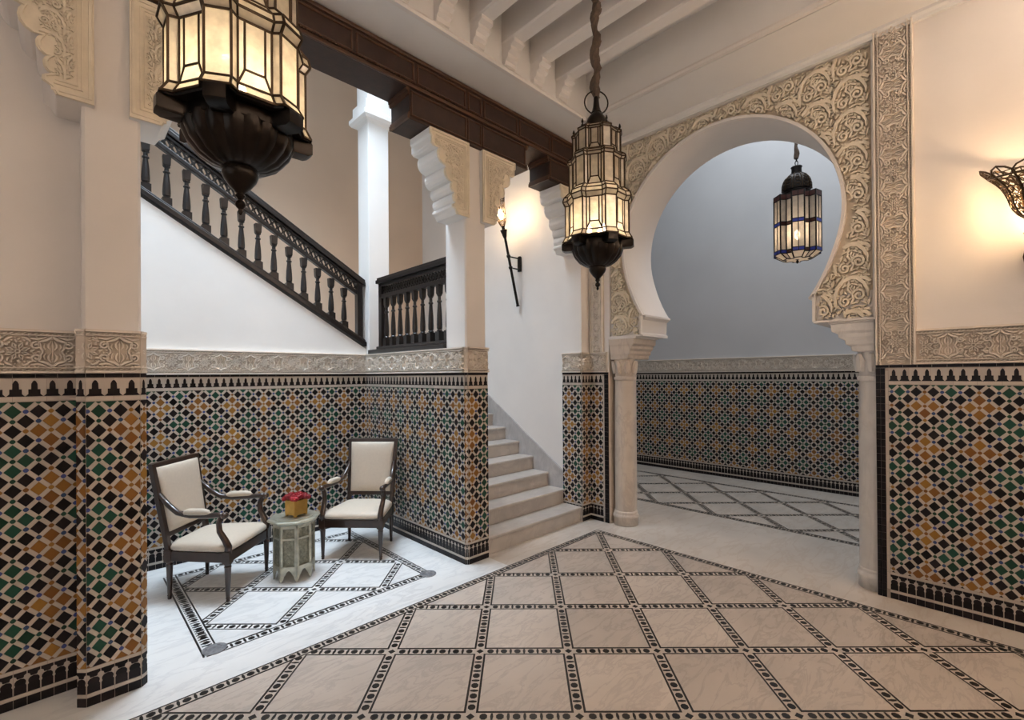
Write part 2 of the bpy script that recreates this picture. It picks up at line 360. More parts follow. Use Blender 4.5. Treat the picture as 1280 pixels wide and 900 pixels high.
# ------------------------------------------------------------------ zellige
TILE_TOP, FIELD_T, FIELD_B = 1.585, 1.450, .183
def tile_mesh(cache, key, polys, h, color):
    if key in cache: return cache[key]
    m = mb(color); G = Frame((0, 0, 0), (1, 0, 0), (0, 1, 0))
    for p in polys: tile(m, G, p, h, 0)
    me = bpy.data.meshes.new(key[0]); me.from_pydata(m.v, [], m.f); me.materials.append(MAT[color]); cache[key] = me; return me
ZC = {}
def zellige(parent, F, s0, s1, px=.0857, pz=.094, phase=0, single=0, left=False, right=False, top=TILE_TOP, base=0., merlon=.0575, nb=3):
    st = MB(); pieces = []       # kind, polys, height, colour, centre, key
    bed = mb('z_grout'); bed.prism([F.p(s0, base, -.01), F.p(s1, base, -.01), F.p(s1, top, -.01), F.p(s0, top, -.01)], [F.p(s0, base, 0), F.p(s1, base, 0), F.p(s1, top, 0), F.p(s0, top, 0)])
    bed.build('tile_bed', parent)
    z = lambda t: t*(top/TILE_TOP)
    a0, a1 = s0, s1
    def strip(x0, x1, y0, y1, color, h, step=None, vert=False, kind='strip_tile'):
        if step is None: step = (y1-y0) if vert else (x1-x0)
        L = (y1-y0) if vert else (x1-x0); n = max(1, round(L/step)); d = L/n; g = .0006 if kind == 'edge_tile' else .0011
        for i in range(n):
            r = (x0+g, x1-g, y0+i*d+g, y0+(i+1)*d-g) if vert else (x0+i*d+g, x0+(i+1)*d-g, y0+g, y1-g)
            hw, hh = (r[1]-r[0])/2, (r[3]-r[2])/2
            pieces.append((kind, [[(-hw, -hh), (hw, -hh), (hw, hh), (-hw, hh)]], h, color, ((r[0]+r[1])/2, (r[2]+r[3])/2), (kind, color, round(hw, 4), round(hh, 4))))
    # black columns and white line that close a panel at its free edge
    if left:
        for k in range(2): strip(a0+k*.026, a0+(k+1)*.026, base, top-.022, 'z_black', .003, .05, True, 'edge_tile')
        strip(a0+.052, a0+.07, base+.062, z(1.545), 'z_white', .003, .12, True, 'edge_strip'); b0 = a0+.07
    else: b0 = a0
    if right:
        for k in range(2): strip(a1-(k+1)*.026, a1-k*.026, base, top-.022, 'z_black', .003, .05, True, 'edge_tile')
        strip(a1-.07, a1-.052, base+.062, z(1.545), 'z_white', .003, .12, True, 'edge_strip'); b1 = a1-.07
    else: b1 = a1
    strip(a0, a1, top-.021, top, 'z_black', .004, .075, kind='cap_tile')
    # crenellated band
    m0, m1 = z(1.476), top-.023; H = m1-m0
    strip(b0, b1, m0, m1, 'z_white', .0018, .11, kind='band_tile')
    n = max(1, round((b1-b0)/merlon)); d = (b1-b0)/n
    for i in range(n):
        c = b0+(i+.5)*d; w = d*.5
        pieces.append(('merlon_tile', [[(-w*.97, 0), (w*.97, 0), (w*.66, .012), (w*.66, H*.40), (-w*.66, H*.40), (-w*.66, .012)],
                       [(-w*.36, H*.40), (w*.36, H*.40), (w*.34, H*.70), (w*.18, H*.84), (0, H*.90), (-w*.18, H*.84), (-w*.34, H*.70)]], .0034, 'z_black', (c, m0), ('merlon_tile', round(d, 4), round(H, 4))))
    strip(b0, b1, z(FIELD_T)+.001, m0-.001, 'z_white', .0034, .11, kind='white_strip')
    # foot: white line, black arcade with white lilies, white line, black blocks
    f1, f0 = FIELD_B, .165
    if base < .16:
        strip(b0, b1, f0, f1, 'z_white', .0034, .11, kind='white_strip')
        y0, y1 = max(.062, base), f0-.001; H = y1-y0; dd = .0455; n = max(1, round((b1-b0)/dd)); d = (b1-b0)/n
        strip(b0, b1, y0, y1, 'z_white', .0012, .11, kind='band_tile')
        for i in range(n):
            c = b0+(i+.5)*d; w = d*.5-.0022
            pieces.append(('arcade_tile', [[(-w, 0), (w, 0), (w, H*.34), (w*.84, H*.41), (w*.84, H*.43), (-w*.84, H*.43), (-w*.84, H*.41), (-w, H*.34)],
                           [(-w*.84, H*.43), (w*.84, H*.43), (w*.94, H*.50), (w*.90, H*.58), (w*.62, H*.66), (0, H*.70), (-w*.62, H*.66), (-w*.90, H*.58), (-w*.94, H*.50)],
                           [(-w*.50, H*.72), (w*.50, H*.72), (w*.62, H*.78), (w*.62, H*.82), (w*1.03, H*.88), (w*1.03, H*.995), (-w*1.03, H*.995), (-w*1.03, H*.88), (-w*.62, H*.82), (-w*.62, H*.78)]], .0034, 'z_black', (c, y0), ('arcade_tile', round(d, 4), round(H, 4))))
        if base < .04:
            strip(b0, b1, .043, .061, 'z_white', .0034, .13, kind='white_strip')
            strip(b0, b1, 0, .042, 'z_black', .0034, .0455, kind='base_tile')
    # the star field: diamonds, white bars, small octagons
    lo, hi = (f1 if base < .16 else base), z(FIELD_T); pl = rect_planes(b0+.001, b1-.001, lo+.001, hi-.001)
    k = .69; hp, hz = px/2, pz/2; rr = .120*px
    i0, i1 = int((b0-phase)/hp)+1, int((b1-phase)/hp)+8; j0, j1 = int(lo/hz)-2, int(hi/hz)+3
    for i in range(i0, i1):
        for j in range(j0, j1):
            jj = j-j0-2; c = (phase+(i-4)*hp, hi-jj*hz)          # phase: middle of an orange block
            if c[0] < b0-px or c[0] > b1+px or c[1] < lo-pz or c[1] > hi+pz: continue
            if (i+jj) % 2 == 0:
                A, B = (i+jj)//2, (i-jj)//2
                blk = (A % 3 < 2) and (B % 3 < 2); par = (A//3+B//3) % 2
                col = 'z_black' if not blk else ('z_orange' if par else 'z_green')
                loc = [(hp*k, 0), (0, hz*k), (-hp*k, 0), (0, -hz*k)]
                key = ('zellige_tile', col, px, pz); h = .0036; kind = 'zellige_tile'
            else:
                A, B = (i+jj+1)//2, (i-jj+1)//2
                # node between the diamonds A-1..A, B-1..B
                ma, mbb = A % 3, B % 3
                same = (ma == 1) == (mbb == 1)
                col = 'z_blue' if not same else ('z_orange' if ((A//3+B//3) % 2) else 'z_green')
                loc = [(rr*math.cos(q*PI/4+PI/8), rr*math.sin(q*PI/4+PI/8)) for q in range(8)]
                key = ('zellige_star', col, px); h = .0034; kind = 'zellige_star'
                for sg in (1, -1):       # bars up-right and down-right from the node
                    e1 = (hp, hz*sg); e2 = (hp, -hz*sg); bw = (1-k)/2*.88; q0, q1 = .165, .835
                    par4 = [(e1[0]*a+e2[0]*b, e1[1]*a+e2[1]*b) for a, b in ((q0, -bw), (q0-.035, 0), (q0, bw), (q1, bw), (q1+.035, 0), (q1, -bw))]
                    if sg > 0: par4.reverse()
                    poly = clip([(c[0]+x, c[1]+y) for x, y in par4], pl)
                    if poly: st.use('z_white'); tile(st, F, poly, .0030)
            full = [(c[0]+x, c[1]+y) for x, y in loc]; cl = clip(full, pl)
            if not cl: continue
            whole = len(cl) == len(full) and all(abs(u[0]-v[0])+abs(u[1]-v[1]) < 1e-6 for u, v in zip(cl, full))
            if whole: pieces.append((kind, [loc], h, col, c, key))
            else: st.use(col); tile(st, F, cl, h)
    cnt = {}
    if single:
        pieces.sort(key=lambda p: (F.p(*p[4])-Vector((0, 0, CAM_H))).length)
    for kind, polys, h, col, c, key in pieces:
        solo = single and kind in ('zellige_tile', 'merlon_tile', 'arcade_tile', 'base_tile', 'cap_tile') and cnt.get(kind, 0) < (single if kind == 'zellige_tile' else 60) and in_frame(F.p(*c))
        if solo:
            cnt[kind] = cnt.get(kind, 0)+1
            mt = F.mtx(c[0], c[1]) @ Matrix.Rotation(random.uniform(-.004, .004), 4, 'X') @ Matrix.Rotation(random.uniform(-.006, .006), 4, 'Y')
            link(kind, tile_mesh(ZC, key, polys, h, col), parent, mt)
        else:
            st.use(col)
            for p in polys: tile(st, F, [(c[0]+x, c[1]+y) for x, y in p], h)
    st.build('zellige_mosaic', parent, kind='stuff')

# ================================================================== STRUCTURE
SOF = 3.97            # soffit height
def struct(name, m, **k): return m.build(name, None, kind='structure', **k)
# ---- floor
mf = mb('marble_floor'); mf.box(-3.3, 7.4, -2.7, 2.73, -.15, 0); mf.box(2.6, 7.4, 2.73, 6.4, -.15, 0); mf.use('marble_alcove').box(-3.3, 2.6, 2.73, 4.95, -.15, 0)  # alcove's paler marble stretched over the band its daylight reaches
floor = struct('floor', mf)
FXY = Frame((0, 0, 0), (R2, -R2, 0), (R2, R2, 0))          # the paving runs on the diagonal of the walls
FUV = Frame((0, 0, 0), (1, 0, 0), (0, 1, 0))
floor_marks = []          # (frame, polygons, centre, key, h) of black mosaic pieces
def octo(rx, ry): return [(rx*math.cos(i*PI/4+PI/8)*1.08, ry*math.sin(i*PI/4+PI/8)*1.08) for i in range(8)]
OCT = octo(.0176, .0176); DIA = [(.02, 0), (0, .02), (-.02, 0), (0, -.02)]
DASH_V = [(.0042, -.020), (.0075, 0), (.0042, .020), (-.0042, .020), (-.0075, 0), (-.0042, -.020)]
DASH_H = [(y, x) for x, y in reversed(DASH_V)]
def run_marks(F, a, b, vertical, fixed, n_first, inside, pitch=.0688, wide=1):
    n = max(1, int((b-a)/pitch)); d = (b-a)/n
    for i in range(n):
        c = a+(i+.5)*d; e = a+(i+1)*d
        for q, kind in ((c, 'o'), (e, 'd')):
            if kind == 'd' and i == n-1: continue
            s, t = (fixed, q) if vertical else (q, fixed)
            w = F.p(s, t)
            if not inside(w.x, w.y): continue
            if kind == 'o': floor_marks.append((F, OCT, (s, t), 'mosaic_octagon'))
            else: floor_marks.append((F, DASH_H if vertical else DASH_V, (s, t), 'mosaic_dash'))
def paving(x0, y0, ir, jr, lim, slab_mat, light, cap=None, sw=.068):
    "grid of slabs with mosaic strips between, inside the walls' rectangle lim=(u0,u1,v0,v1)"
    u0, u1, v0, v1 = lim
    half = lambda e: [(R2, R2, u1-e), (-R2, -R2, -(u0+e)), (-R2, R2, v1-e), (R2, -R2, -(v0+e))]
    inside = lambda u, v: u0+.04 < u < u1-.04 and v0+.04 < v < v1-.04
    bed = mb(light); bedp = clip([(x0+ir[0]*.5-.5, y0+jr[0]*.5-.5), (x0+ir[1]*.5+sw/2, y0+jr[0]*.5-.5), (x0+ir[1]*.5+sw/2, y0+jr[1]*.5+.5), (x0+ir[0]*.5-.5, y0+jr[1]*.5+.5)], half(-.031))
    tile(bed, FXY, bedp, .0006, 0); bed.build('mosaic_bed', floor)
    lines = mb('mosaic_black')
    for i in range(ir[0]-1, ir[1]):
        for j in range(jr[0]-1, jr[1]):
            a, b = x0+i*.5+sw/2, x0+(i+1)*.5-sw/2; c, d = y0+j*.5+sw/2, y0+(j+1)*.5-sw/2
            P = clip([(a, c), (b, c), (b, d), (a, d)], half(.031+.007))
            if not P or abs(sum(P[k][0]*P[(k+1) % len(P)][1]-P[(k+1) % len(P)][0]*P[k][1] for k in range(len(P)))) < .006: continue
            o = .0108
            tile(lines, FXY, clip([(a-o, c-o), (b+o, c-o), (b+o, d+o), (a-o, d+o)], half(.031)), .0011, 0)
            cx, cy = sum(p[0] for p in P)/len(P), sum(p[1] for p in P)/len(P)
            m = mb(slab_mat); G = Frame((0, 0, 0), (1, 0, 0), (0, 1, 0)); tile(m, G, [(x-cx, y-cy) for x, y in P], .0018, 0)
            ob = m.build('marble_slab', floor); ob.matrix_local = FXY.mtx(cx, cy)
    for i in range(ir[0], ir[1]+1):
        for j in range(jr[0]-1, jr[1]+1):
            X, Y = x0+i*.5, y0+j*.5
            w = FXY.p(X, Y)
            if inside(w.x, w.y): floor_marks.append((FXY, DIA, (X, Y), 'mosaic_diamond'))
            if i < ir[1]: run_marks(FXY, X+.022, X+.478, False, Y, 0, inside)
            run_marks(FXY, Y+.022, Y+.478, True, X, 0, inside)
    # framing strips along the walls
    for (a, b, fixed, vert) in ((v0, v1, u1, True), (v0, v1, u0, True), (u0, u1, v1, False), (u0, u1, v0, False)):
        for off in (-.028, .028):
            f = fixed+off; e = .0046
            P = [(f-e, a-.028), (f+e, a-.028), (f+e, b+.028), (f-e, b+.028)] if vert else [(a-.028, f-e), (b+.028, f-e), (b+.028, f+e), (a-.028, f+e)]
            if vert and abs(fixed-u0) < 1e-6 and cap: continue
            tile(lines, FUV, P, .0011, 0)
        run_marks(FUV, a+.03, b-.03, vert, fixed, 0, lambda u, v: True)
    if ir[1] == 5:       # the main field ends in a straight strip on the right
        for off in (-sw/2+.004, sw/2-.004): tile(lines, FXY, clip([(x0+2.5+off-.0036, y0-3.6), (x0+2.5+off+.0036, y0-3.6), (x0+2.5+off+.0036, y0), (x0+2.5+off-.0036, y0)], half(0)), .0011, 0)
    lines.build('mosaic_line', floor, kind='stuff')
X0, Y0 = .2563, 2.6182
paving(X0, Y0, (-6, 5), (-6, 5), (-2.6, 3.80, -2.2, 2.731), 'marble_slab', 'mosaic_light')
paving(-1.53, 3.386, (-3, 3), (-3, 4), (.600, 2.046, 3.100, 4.490), 'marble_alcove', 'mosaic_pale', cap=True)
paving(2.13, 5.10, (-4, 6), (-5, 5), (5.13, 6.62, -1.6, 4.6), 'marble_floor', 'mosaic_light')
m = mb('mosaic_black')
for x in (.560, .634): m.box(x-.005, x+.005, 3.074, 4.516, 0, .0016)
for i in range(44): m.box(.572, .622, 3.10+i*.0318, 3.10+i*.0318+.010, 0, .0017)
m.build('mosaic_border', floor, kind='stuff')
for p in ((.62, 3.125), (2.05, 3.10)):
    m = mb('medallion'); m.lathe([(.062, 0), (.062, .004), (.052, .006), (.04, .006), (.036, .003), (.0, .003)], 24, p); m.build('floor_medallion', floor)
floor_marks.sort(key=lambda q: (q[0].p(*q[2])-Vector((0, 0, CAM_H))).length)
st = mb('mosaic_black'); cnt = {}
GF = Frame((0, 0, 0), (1, 0, 0), (0, 1, 0))
for F, poly, c, kind in floor_marks:
    if kind != 'mosaic_dash' and cnt.get(kind, 0) < 290 and in_frame(F.p(*c)):
        cnt[kind] = cnt.get(kind, 0)+1
        link(kind, tile_mesh(ZC, (kind,), [poly], .0017, 'mosaic_black'), floor, F.mtx(*c))
    else: tile(st, F, [(c[0]+x, c[1]+y) for x, y in poly], .0017, 0)
st.build('mosaic_inlay', floor, kind='stuff')

# ---- walls
m = mb('plaster'); m.box(-3.3, .08, 3.245, 3.55, 0, 5.7); wall_left = struct('wall_left', m)
FL = Frame((0, 3.240, 0), (1, 0, 0))
zellige(wall_left, FL, -1.3, .060, phase=-.038, single=300, merlon=.062)
frieze(wall_left, FL, -1.3, .062, TILE_TOP, 1.80, phase=-.032-.0635)

m = mb('plaster_white'); m.box(.0, .31, 3.55, 4.95, 0, 5.7); struct('wall_alcove_left', m)
m = mb('plaster_white')
m.extr([(-1.5, 0), (2.6, 0), (2.6, 1.80), (2.375, 1.80), (2.37, 1.86), (-1.5, 1.86+.6046*3.87)], 'y', 4.77, 4.95); wall_back = struct('wall_back', m)
FB = Frame((0, 4.762, 0), (1, 0, 0))
zellige(wall_back, FB, .31, 2.367, phase=.574, single=300)
frieze(wall_back, FB, .31, 2.367, TILE_TOP, 1.80, 'carved', phase=.529-.0635)
m = mb('plaster_white'); m.box(2.375, 2.60, 3.018, 4.77, 0, 1.80); wall_alcove_right = struct('wall_alcove_right', m)
FR = Frame((2.367, 0, 0), (0, -1, 0))
zellige(wall_alcove_right, FR, -4.765, -3.032, phase=-3.4)
frieze(wall_alcove_right, FR, -4.765, -3.032, TILE_TOP, 1.80, 'carved')
FP = Frame((0, 3.010, 0), (1, 0, 0))
zellige(wall_alcove_right, FP, 2.388, 2.602, phase=2.426)
frieze(wall_alcove_right, FP, 2.388, 2.604, TILE_TOP, 1.80, 'carved', phase=2.37)
FC = Frame((2.367, 3.032, 0), (1, -1, 0)); zellige(wall_alcove_right, FC, 0, .030, phase=.0)
frieze(wall_alcove_right, FC, 0, .030, TILE_TOP, 1.80, 'carved', deep=.005)
# stair wall, arch wall, right wall
m = mb('plaster'); m.box(3.965, 4.63, 3.28, 6.4, 0, 5.7); m.box(3.945, 4.63, 3.03, 3.285, 0, SOF+.1); m.box(4.09, 4.63, 2.785, 3.04, 0, SOF+.1); wall_stair = struct('wall_stair', m)
FA = Frame((3.937, 0, 0), (0, -1, 0))
zellige(wall_stair, FA, -3.29, -3.028, phase=-3.2, base=.152)
frieze(wall_stair, FA, -3.29, -3.028, TILE_TOP, 1.80)
FJ = Frame((0, 3.022, 0), (1, 0, 0))
zellige(wall_stair, FJ, 3.935, 4.084, phase=4.01); frieze(wall_stair, FJ, 3.935, 4.084, TILE_TOP, 1.80)
FW = Frame((4.080, 0, 0), (0, -1, 0))            # the arch wall's face; s = -v
zellige(wall_stair, FW, -3.022, -2.785, phase=-2.93, right=True)
frieze(wall_stair, FW, -3.022, -2.80, TILE_TOP, 1.80)
frieze(wall_stair, FW, -3.005, -2.84, 1.80, 3.93, vertical=True)
m = mb('plaster'); m.box(4.09, 4.63, -2.7, .545, 0, SOF+.1); wall_right = struct('wall_right', m)
zellige(wall_right, FW, -.545, 1.6, phase=-.286, single=300, left=True, top=1.615)
frieze(wall_right, FW, -.325, 1.6, 1.615, 1.85, 'carved', phase=-.17-.0635)
frieze(wall_right, FW, -.545, -.325, 1.615, 3.96, 'carved', vertical=True, phase=3.30-.0635)
# horseshoe arch
AC, AZ, AR = 1.665, 2.82, .925
arch = []
th0 = math.radians(-43)
for i in range(57):
    a = th0+(PI-2*th0)*i/56
    k = max(0, -math.sin(a)-.25)/.43; r = AR*(1+.055*k*k)
    arch.append((AC+r*math.cos(a), AZ+r*math.sin(a)))
zb = arch[0][1]
def outer(p):
    dx, dz = p[0]-AC, p[1]-AZ; ts = []
    if dx > 0: ts.append((2.785-AC)/dx)
    if dx < 0: ts.append((.545-AC)/dx)
    if dz > 0: ts.append((SOF+.1-AZ)/dz)
    t = min(ts); q = (AC+dx*t, AZ+dz*t)
    return (q[0], max(q[1], zb) if dz < 0 else q[1])
out = [outer(p) for p in arch]; out[0] = (2.785, zb); out[-1] = (.545, zb)
m = mb('plaster')
U0, U1 = 4.118, 4.63
rings = [[(U0, *p) for p in out], [(U0, *p) for p in arch], [(U1, *p) for p in arch], [(U1, *p) for p in out]]
m.loops([[r[i] for r in rings] for i in range(len(arch))], closed=True, cap=True); m.use('honey_recess_shade')
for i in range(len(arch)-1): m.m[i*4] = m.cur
wall_arch = struct('wall_arch', m, smooth=True)
for side in (1, -1):       # moulded springing blocks under the curve
    e = arch[0][0] if side > 0 else arch[-1][0]; w = 2.785 if side > 0 else .545; o = -side
    m = mb('plaster')
    m.extr([(w, zb), (e+o*.012, zb), (e+o*.012, zb-.02), (e+side*.028, zb-.045), (e+side*.035, zb-.17), (e+side*.02, zb-.185), (e+side*.02, zb-.21), (w, zb-.21)], 'x', U0+.002, U1); m.build('springing_block', wall_arch)
def in_arch(s, t, d=.0): return math.hypot(-s-AC, t-AZ) < AR*1.03+d if t < AZ else math.hypot(-s-AC, t-AZ) < AR+d
m = mb('carved_honey')
FS = Frame((U0-.0005, 0, 0), (0, -1, 0))
m.use('carved_honey')
def on_spandrel(s_, t):
    v = -s_
    if not (.565 < v < 2.765 and zb-.195 < t < SOF-.07): return False
    if t < zb+.01: return v > arch[0][0]+.055 or v < arch[-1][0]-.055
    return not in_arch(s_, t, .035)
scrollwork(m, FS, -2.765, -.565, 1.93, SOF+.02, .224, on_spandrel, .030, tall=.243, fat=1.3)
m.build('carved_scrollwork', wall_arch, kind='stuff')
m = mb('plaster')
for sd in (0, -1):
    e = arch[sd][0]+(.03 if sd == 0 else -.03); w_ = 2.785 if sd == 0 else .545
    ribbon(m, FS, [(-e, zb+.01), (-e, zb-.2)], .025, .031); ribbon(m, FS, [(-e, zb-.203), (-w_, zb-.203)], .02, .031)
ribbon(m, FS, [(-v*1.0, z_) for v, z_ in [(AC+(p[0]-AC)*1.017, AZ+(p[1]-AZ)*1.017) for p in arch]], .030, .031)
ribbon(m, FS, [(-2.778, zb-.2), (-2.778, SOF)], .02, .03); ribbon(m, FS, [(-.552, zb-.2), (-.552, SOF)], .014, .03); ribbon(m, FS, [(-2.785, SOF-.055), (-.545, SOF-.055)], .02, .03)
m.build('arch_moulding', wall_arch)
# corridor beyond
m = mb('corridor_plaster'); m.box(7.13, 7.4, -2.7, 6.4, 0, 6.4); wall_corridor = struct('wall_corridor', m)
FK = Frame((7.12, 0, 0), (0, -1, 0))
zellige(wall_corridor, FK, -5.6, .3, phase=-2.9)
frieze(wall_corridor, FK, -5.6, .3, TILE_TOP, 1.80)
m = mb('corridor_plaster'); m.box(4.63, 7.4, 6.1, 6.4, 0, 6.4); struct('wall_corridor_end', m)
m = mb('plaster_white'); m.box(4.09, 5.05, -2.7, 6.4, 6.2, 6.4); m.box(6.69, 7.4, -2.7, 6.4, 6.2, 6.4); m.box(5, 6.7, -2.7, -.52, 6.2, 6.4); m.box(5, 6.7, 2.92, 6.4, 6.2, 6.4); m.box(4.12, 4.63, -2.7, 6.4, SOF+.1, 6.2); struct('ceiling_corridor', m)
m = mb('plaster'); m.box(4.63, 5.05, -2.7, -2.4, 0, 6.3); m.box(6.69, 7.2, -2.7, -2.4, 0, 6.3); m.box(5.0, 6.7, -2.7, -2.4, 0, 6.3); struct('wall_corridor_front', m)
# room behind the camera
m = mb('plaster'); m.box(-3.4, -3.05, -2.7, -.4, 0, 5); m.box(-3.4, -3.05, 2.4, 3.3, 0, 5); m.box(-3.4, -3.05, -.4, 2.4, 0, 1.05); m.box(-3.4, -3.05, -.4, 2.4, 3.55, 5); struct('wall_entry', m)
m = mb('plaster'); m.box(-3.4, 4.2, -2.7, -2.4, 0, 5); struct('wall_near', m)
# stairwell shell
m = mb('plaster_tan'); m.box(-1.6, 4.6, 6.1, 6.4, 0, 5.7); struct('wall_stairwell', m)
m = mb('plaster_tan'); m.box(-1.7, -1.5, 3.5, 6.4, 0, 5.7); struct('wall_stairwell_end', m)
m = mb('plaster_white'); m.box(-3.3, 4.63, 3.04, 3.30, 3.92, 5.7); struct('wall_arcade', m)
m = mb('plaster_white'); m.box(-1.7, .45, 3.04, 6.4, 5.6, 5.8); m.box(2.62, 4.63, 3.04, 6.4, 5.6, 5.8); m.box(.4, 2.65, 3.04, 3.40, 5.6, 5.8); m.box(.4, 2.65, 4.65, 6.4, 5.6, 5.8); struct('ceiling_stairwell', m)
m = mb('wood_edge')
for x in (.45, 1.53, 2.60): m.box(x-.03, x+.03, 3.40, 4.65, 5.62, 5.70)
for y in (3.40, 4.02, 4.65): m.box(.42, 2.63, y-.03, y+.03, 5.62, 5.70)
struct('window_1', m)
# ---- room ceiling: flat margins, moulded edge, deck and beams
CU0, CU1, CV0, CV1, DECK, BB = -2.6, 3.58, -1.95, 2.665, 4.42, 4.17
m = mb('plaster_white')
m.box(-3.3, 4.2, CV1, 3.06, SOF, 4.6); m.box(CU1, 4.2, -2.7, CV1, SOF, 4.6); m.box(-3.3, CU0, -2.7, CV1, SOF, 4.6); m.box(CU0, CU1, -2.7, CV0, SOF, 4.6); m.box(CU0, CU1, CV0, CV1, DECK, 4.6)
ceiling = struct('ceiling', m)
m = mb('plaster')
m.extr([(CV1+.012, SOF-.004), (CV1+.012, SOF+.03), (CV1-.02, SOF+.034), (CV1-.03, SOF+.012), (CV1-.02, SOF-.004)], 'x', CU0, CU1+.03); m.build('ceiling_moulding', ceiling)
m = mb('plaster')
m.extr([(CU1-.012, SOF-.004), (CU1-.012, SOF+.03), (CU1-.045, SOF+.034), (CU1-.055, SOF+.012), (CU1-.045, SOF-.004)], 'y', CV0, CV1); m.build('ceiling_moulding', ceiling)
m = mb('plaster_white'); m.extr([(4.05, SOF), (4.05, SOF-.02), (4.065, SOF-.035), (4.065, SOF-.06), (4.09, SOF-.06), (4.09, SOF)], 'y', -2.4, 3.03); m.build('ceiling_moulding', ceiling)
bm_me = None
ub = 1.842-.32*13
while ub < CU1-.1:
    if ub > CU0+.1:
        m = mb('plaster'); w = .062
        m.extr([(ub-w, DECK), (ub-w, BB+.012), (ub-w+.012, BB), (ub+w-.012, BB), (ub+w, BB+.012), (ub+w, DECK)], 'y', CV0, CV1); m.build('ceiling_beam', ceiling)
        m = mb('plaster'); P = [(CV1, BB), (CV1-.135, BB), (CV1-.135, BB-.03), (CV1-.10, BB-.045), (CV1-.10, BB-.075), (CV1-.07, BB-.09), (CV1-.065, BB-.12), (CV1-.04, BB-.135), (CV1-.035, BB-.165), (CV1, BB-.18)]
        m.extr(P, 'x', ub-.055, ub+.055); m.build('beam_corbel', ceiling)
    ub += .3235

# ================================================================== COLONNADE
def bracket(parent, u_edge, sgn, carve, side_mat='plaster_white', v0=2.978, v1=3.27):
    "lobed plaster bracket; profile measured outwards from the shaft"
    prof = [(.0, 3.48), (.385, 3.48), (.385, 3.43), (.372, 3.415), (.372, 3.36), (.355, 3.345)]
    for c, zc, r, a0, a1 in ((.300, 3.30, .075, 35, -60), (.245, 3.175, .062, 45, -75), (.205, 3.075, .045, 60, -70), (.185, 2.995, .042, 65, -80)):
        for i in range(6):
            a = math.radians(a0+(a1-a0)*i/5); prof.append((c-.05+r*math.cos(a)*.9, zc+r*math.sin(a)))
    prof += [(.175, 2.935), (.175, 2.915), (.15, 2.90), (.13, 2.865), (.0, 2.865)]
    P = [(u_edge+sgn*d, z) for d, z in prof]
    m = mb(side_mat); m.extr(P, 'y', v0+.012, v1); b = bevel(m.build('bracket', parent), .003, 1)
    F = Frame((0, v0+.012, 0), (1, 0, 0)); m = mb('carved_honey')
    Q = [(u_edge+sgn*(d*1.0), z) for d, z in prof]
    m.extr([(q[0], q[1]) for q in Q], 'y', v0+.004, v0+.02)
    F = Frame((0, v0+.004, 0), (1, 0, 0))
    inner = []
    cx, cz = u_edge+sgn*.09, 3.2
    ribbon(m, F, [(u_edge+sgn*max(.0, d-.012), z-.01 if z > 3.4 else z) for d, z in prof[1:-1]], .012, .008)
    for k, w in ((.014, .014), (.042, .006), (.058, .004)):
        ribbon(m, F, [(u_edge+sgn*(.15-k*.3), 2.87+k), (u_edge+sgn*k, 2.87+k), (u_edge+sgn*k, 3.475-k), (u_edge+sgn*(.375-k), 3.475-k)], w, .007)
    ribbon(m, F, [(u_edge+sgn*(.10), 2.94), (u_edge+sgn*.10, 3.08), (u_edge+sgn*.13, 3.2), (u_edge+sgn*.2, 3.32), (u_edge+sgn*.3, 3.40)], .012, .007)
    def ok(s, t):
        d = (s-u_edge)*sgn
        if d < .068 or t < 2.945 or t > 3.405: return False
        lim = .375 if t > 3.34 else (.27 if t > 3.24 else (.215 if t > 3.12 else .165))
        return d < lim-.03
    scrollwork(m, F, min(u_edge, u_edge+sgn*.4), max(u_edge, u_edge+sgn*.4), 2.93, 3.42, .105, ok, .011, sgn < 0)
    m.build('bracket_carving', b, kind='stuff')
pil = empty('pillar', (.178, 3.12, 0), label='plaster pillar tiled to chest height beside the left wall', category='pillar')
def at(o, parent): o.parent = parent; o.location = tuple(-c for c in parent.location); return o
def pillar_shaft(parent, u0, u1, v0, v1, z0):
    m = mb('plaster'); c = .012
    m.extr([(u0+c, v0), (u1-c, v0), (u1, v0+c), (u1, v1), (u0, v1), (u0, v0+c)], 'z', z0, 3.49); return m.build('shaft', parent)
hold = empty('pillar_hold')
pillar_shaft(hold, .069, .289, 3.025, 3.30, 1.80)
m = mb('plaster'); m.extr([(.060, 3.045), (.085, 3.018), (.277, 3.018), (.301, 3.042), (.301, 3.55), (.060, 3.55)], 'z', 0, 1.80); dado = m.build('dado', hold)
F1 = Frame((0, 3.010, 0), (1, 0, 0)); zellige(dado, F1, .080, .282, .080, .094, phase=.246, single=300, merlon=.06)
F2 = Frame((.049, 3.041, 0), (1, -1, 0)); zellige(dado, F2, 0, .0438, .080, .094, phase=.0)
F3 = Frame((.282, 3.010, 0), (1, 1, 0)); zellige(dado, F3, 0, .036, .080, .094, phase=.02)
frieze(dado, F1, .080, .282, TILE_TOP, 1.797, phase=.202-.0635); frieze(dado, F2, 0, .0438, TILE_TOP, 1.797, deep=.005); frieze(dado, F3, 0, .036, TILE_TOP, 1.797, deep=.005)
bracket(hold, .113, -1, True, 'plaster'); bracket(hold, .243, 1, True)
for c in list(hold.children): c.parent = pil; c.location = (-pil.location.x, -pil.location.y, -pil.location.z)
bpy.data.objects.remove(hold)
pil2 = empty('pillar', (2.495, 3.16, 1.80), label='plaster pillar with two carved brackets between alcove and marble stairs', category='pillar')
hold = empty('pillar_hold'); pillar_shaft(hold, 2.385, 2.605, 3.030, 3.30, 1.80); bracket(hold, 2.398, -1, True); bracket(hold, 2.545, 1, True)
for c in list(hold.children): c.parent = pil2; c.location = (-pil2.location.x, -pil2.location.y, -pil2.location.z)
bpy.data.objects.remove(hold)
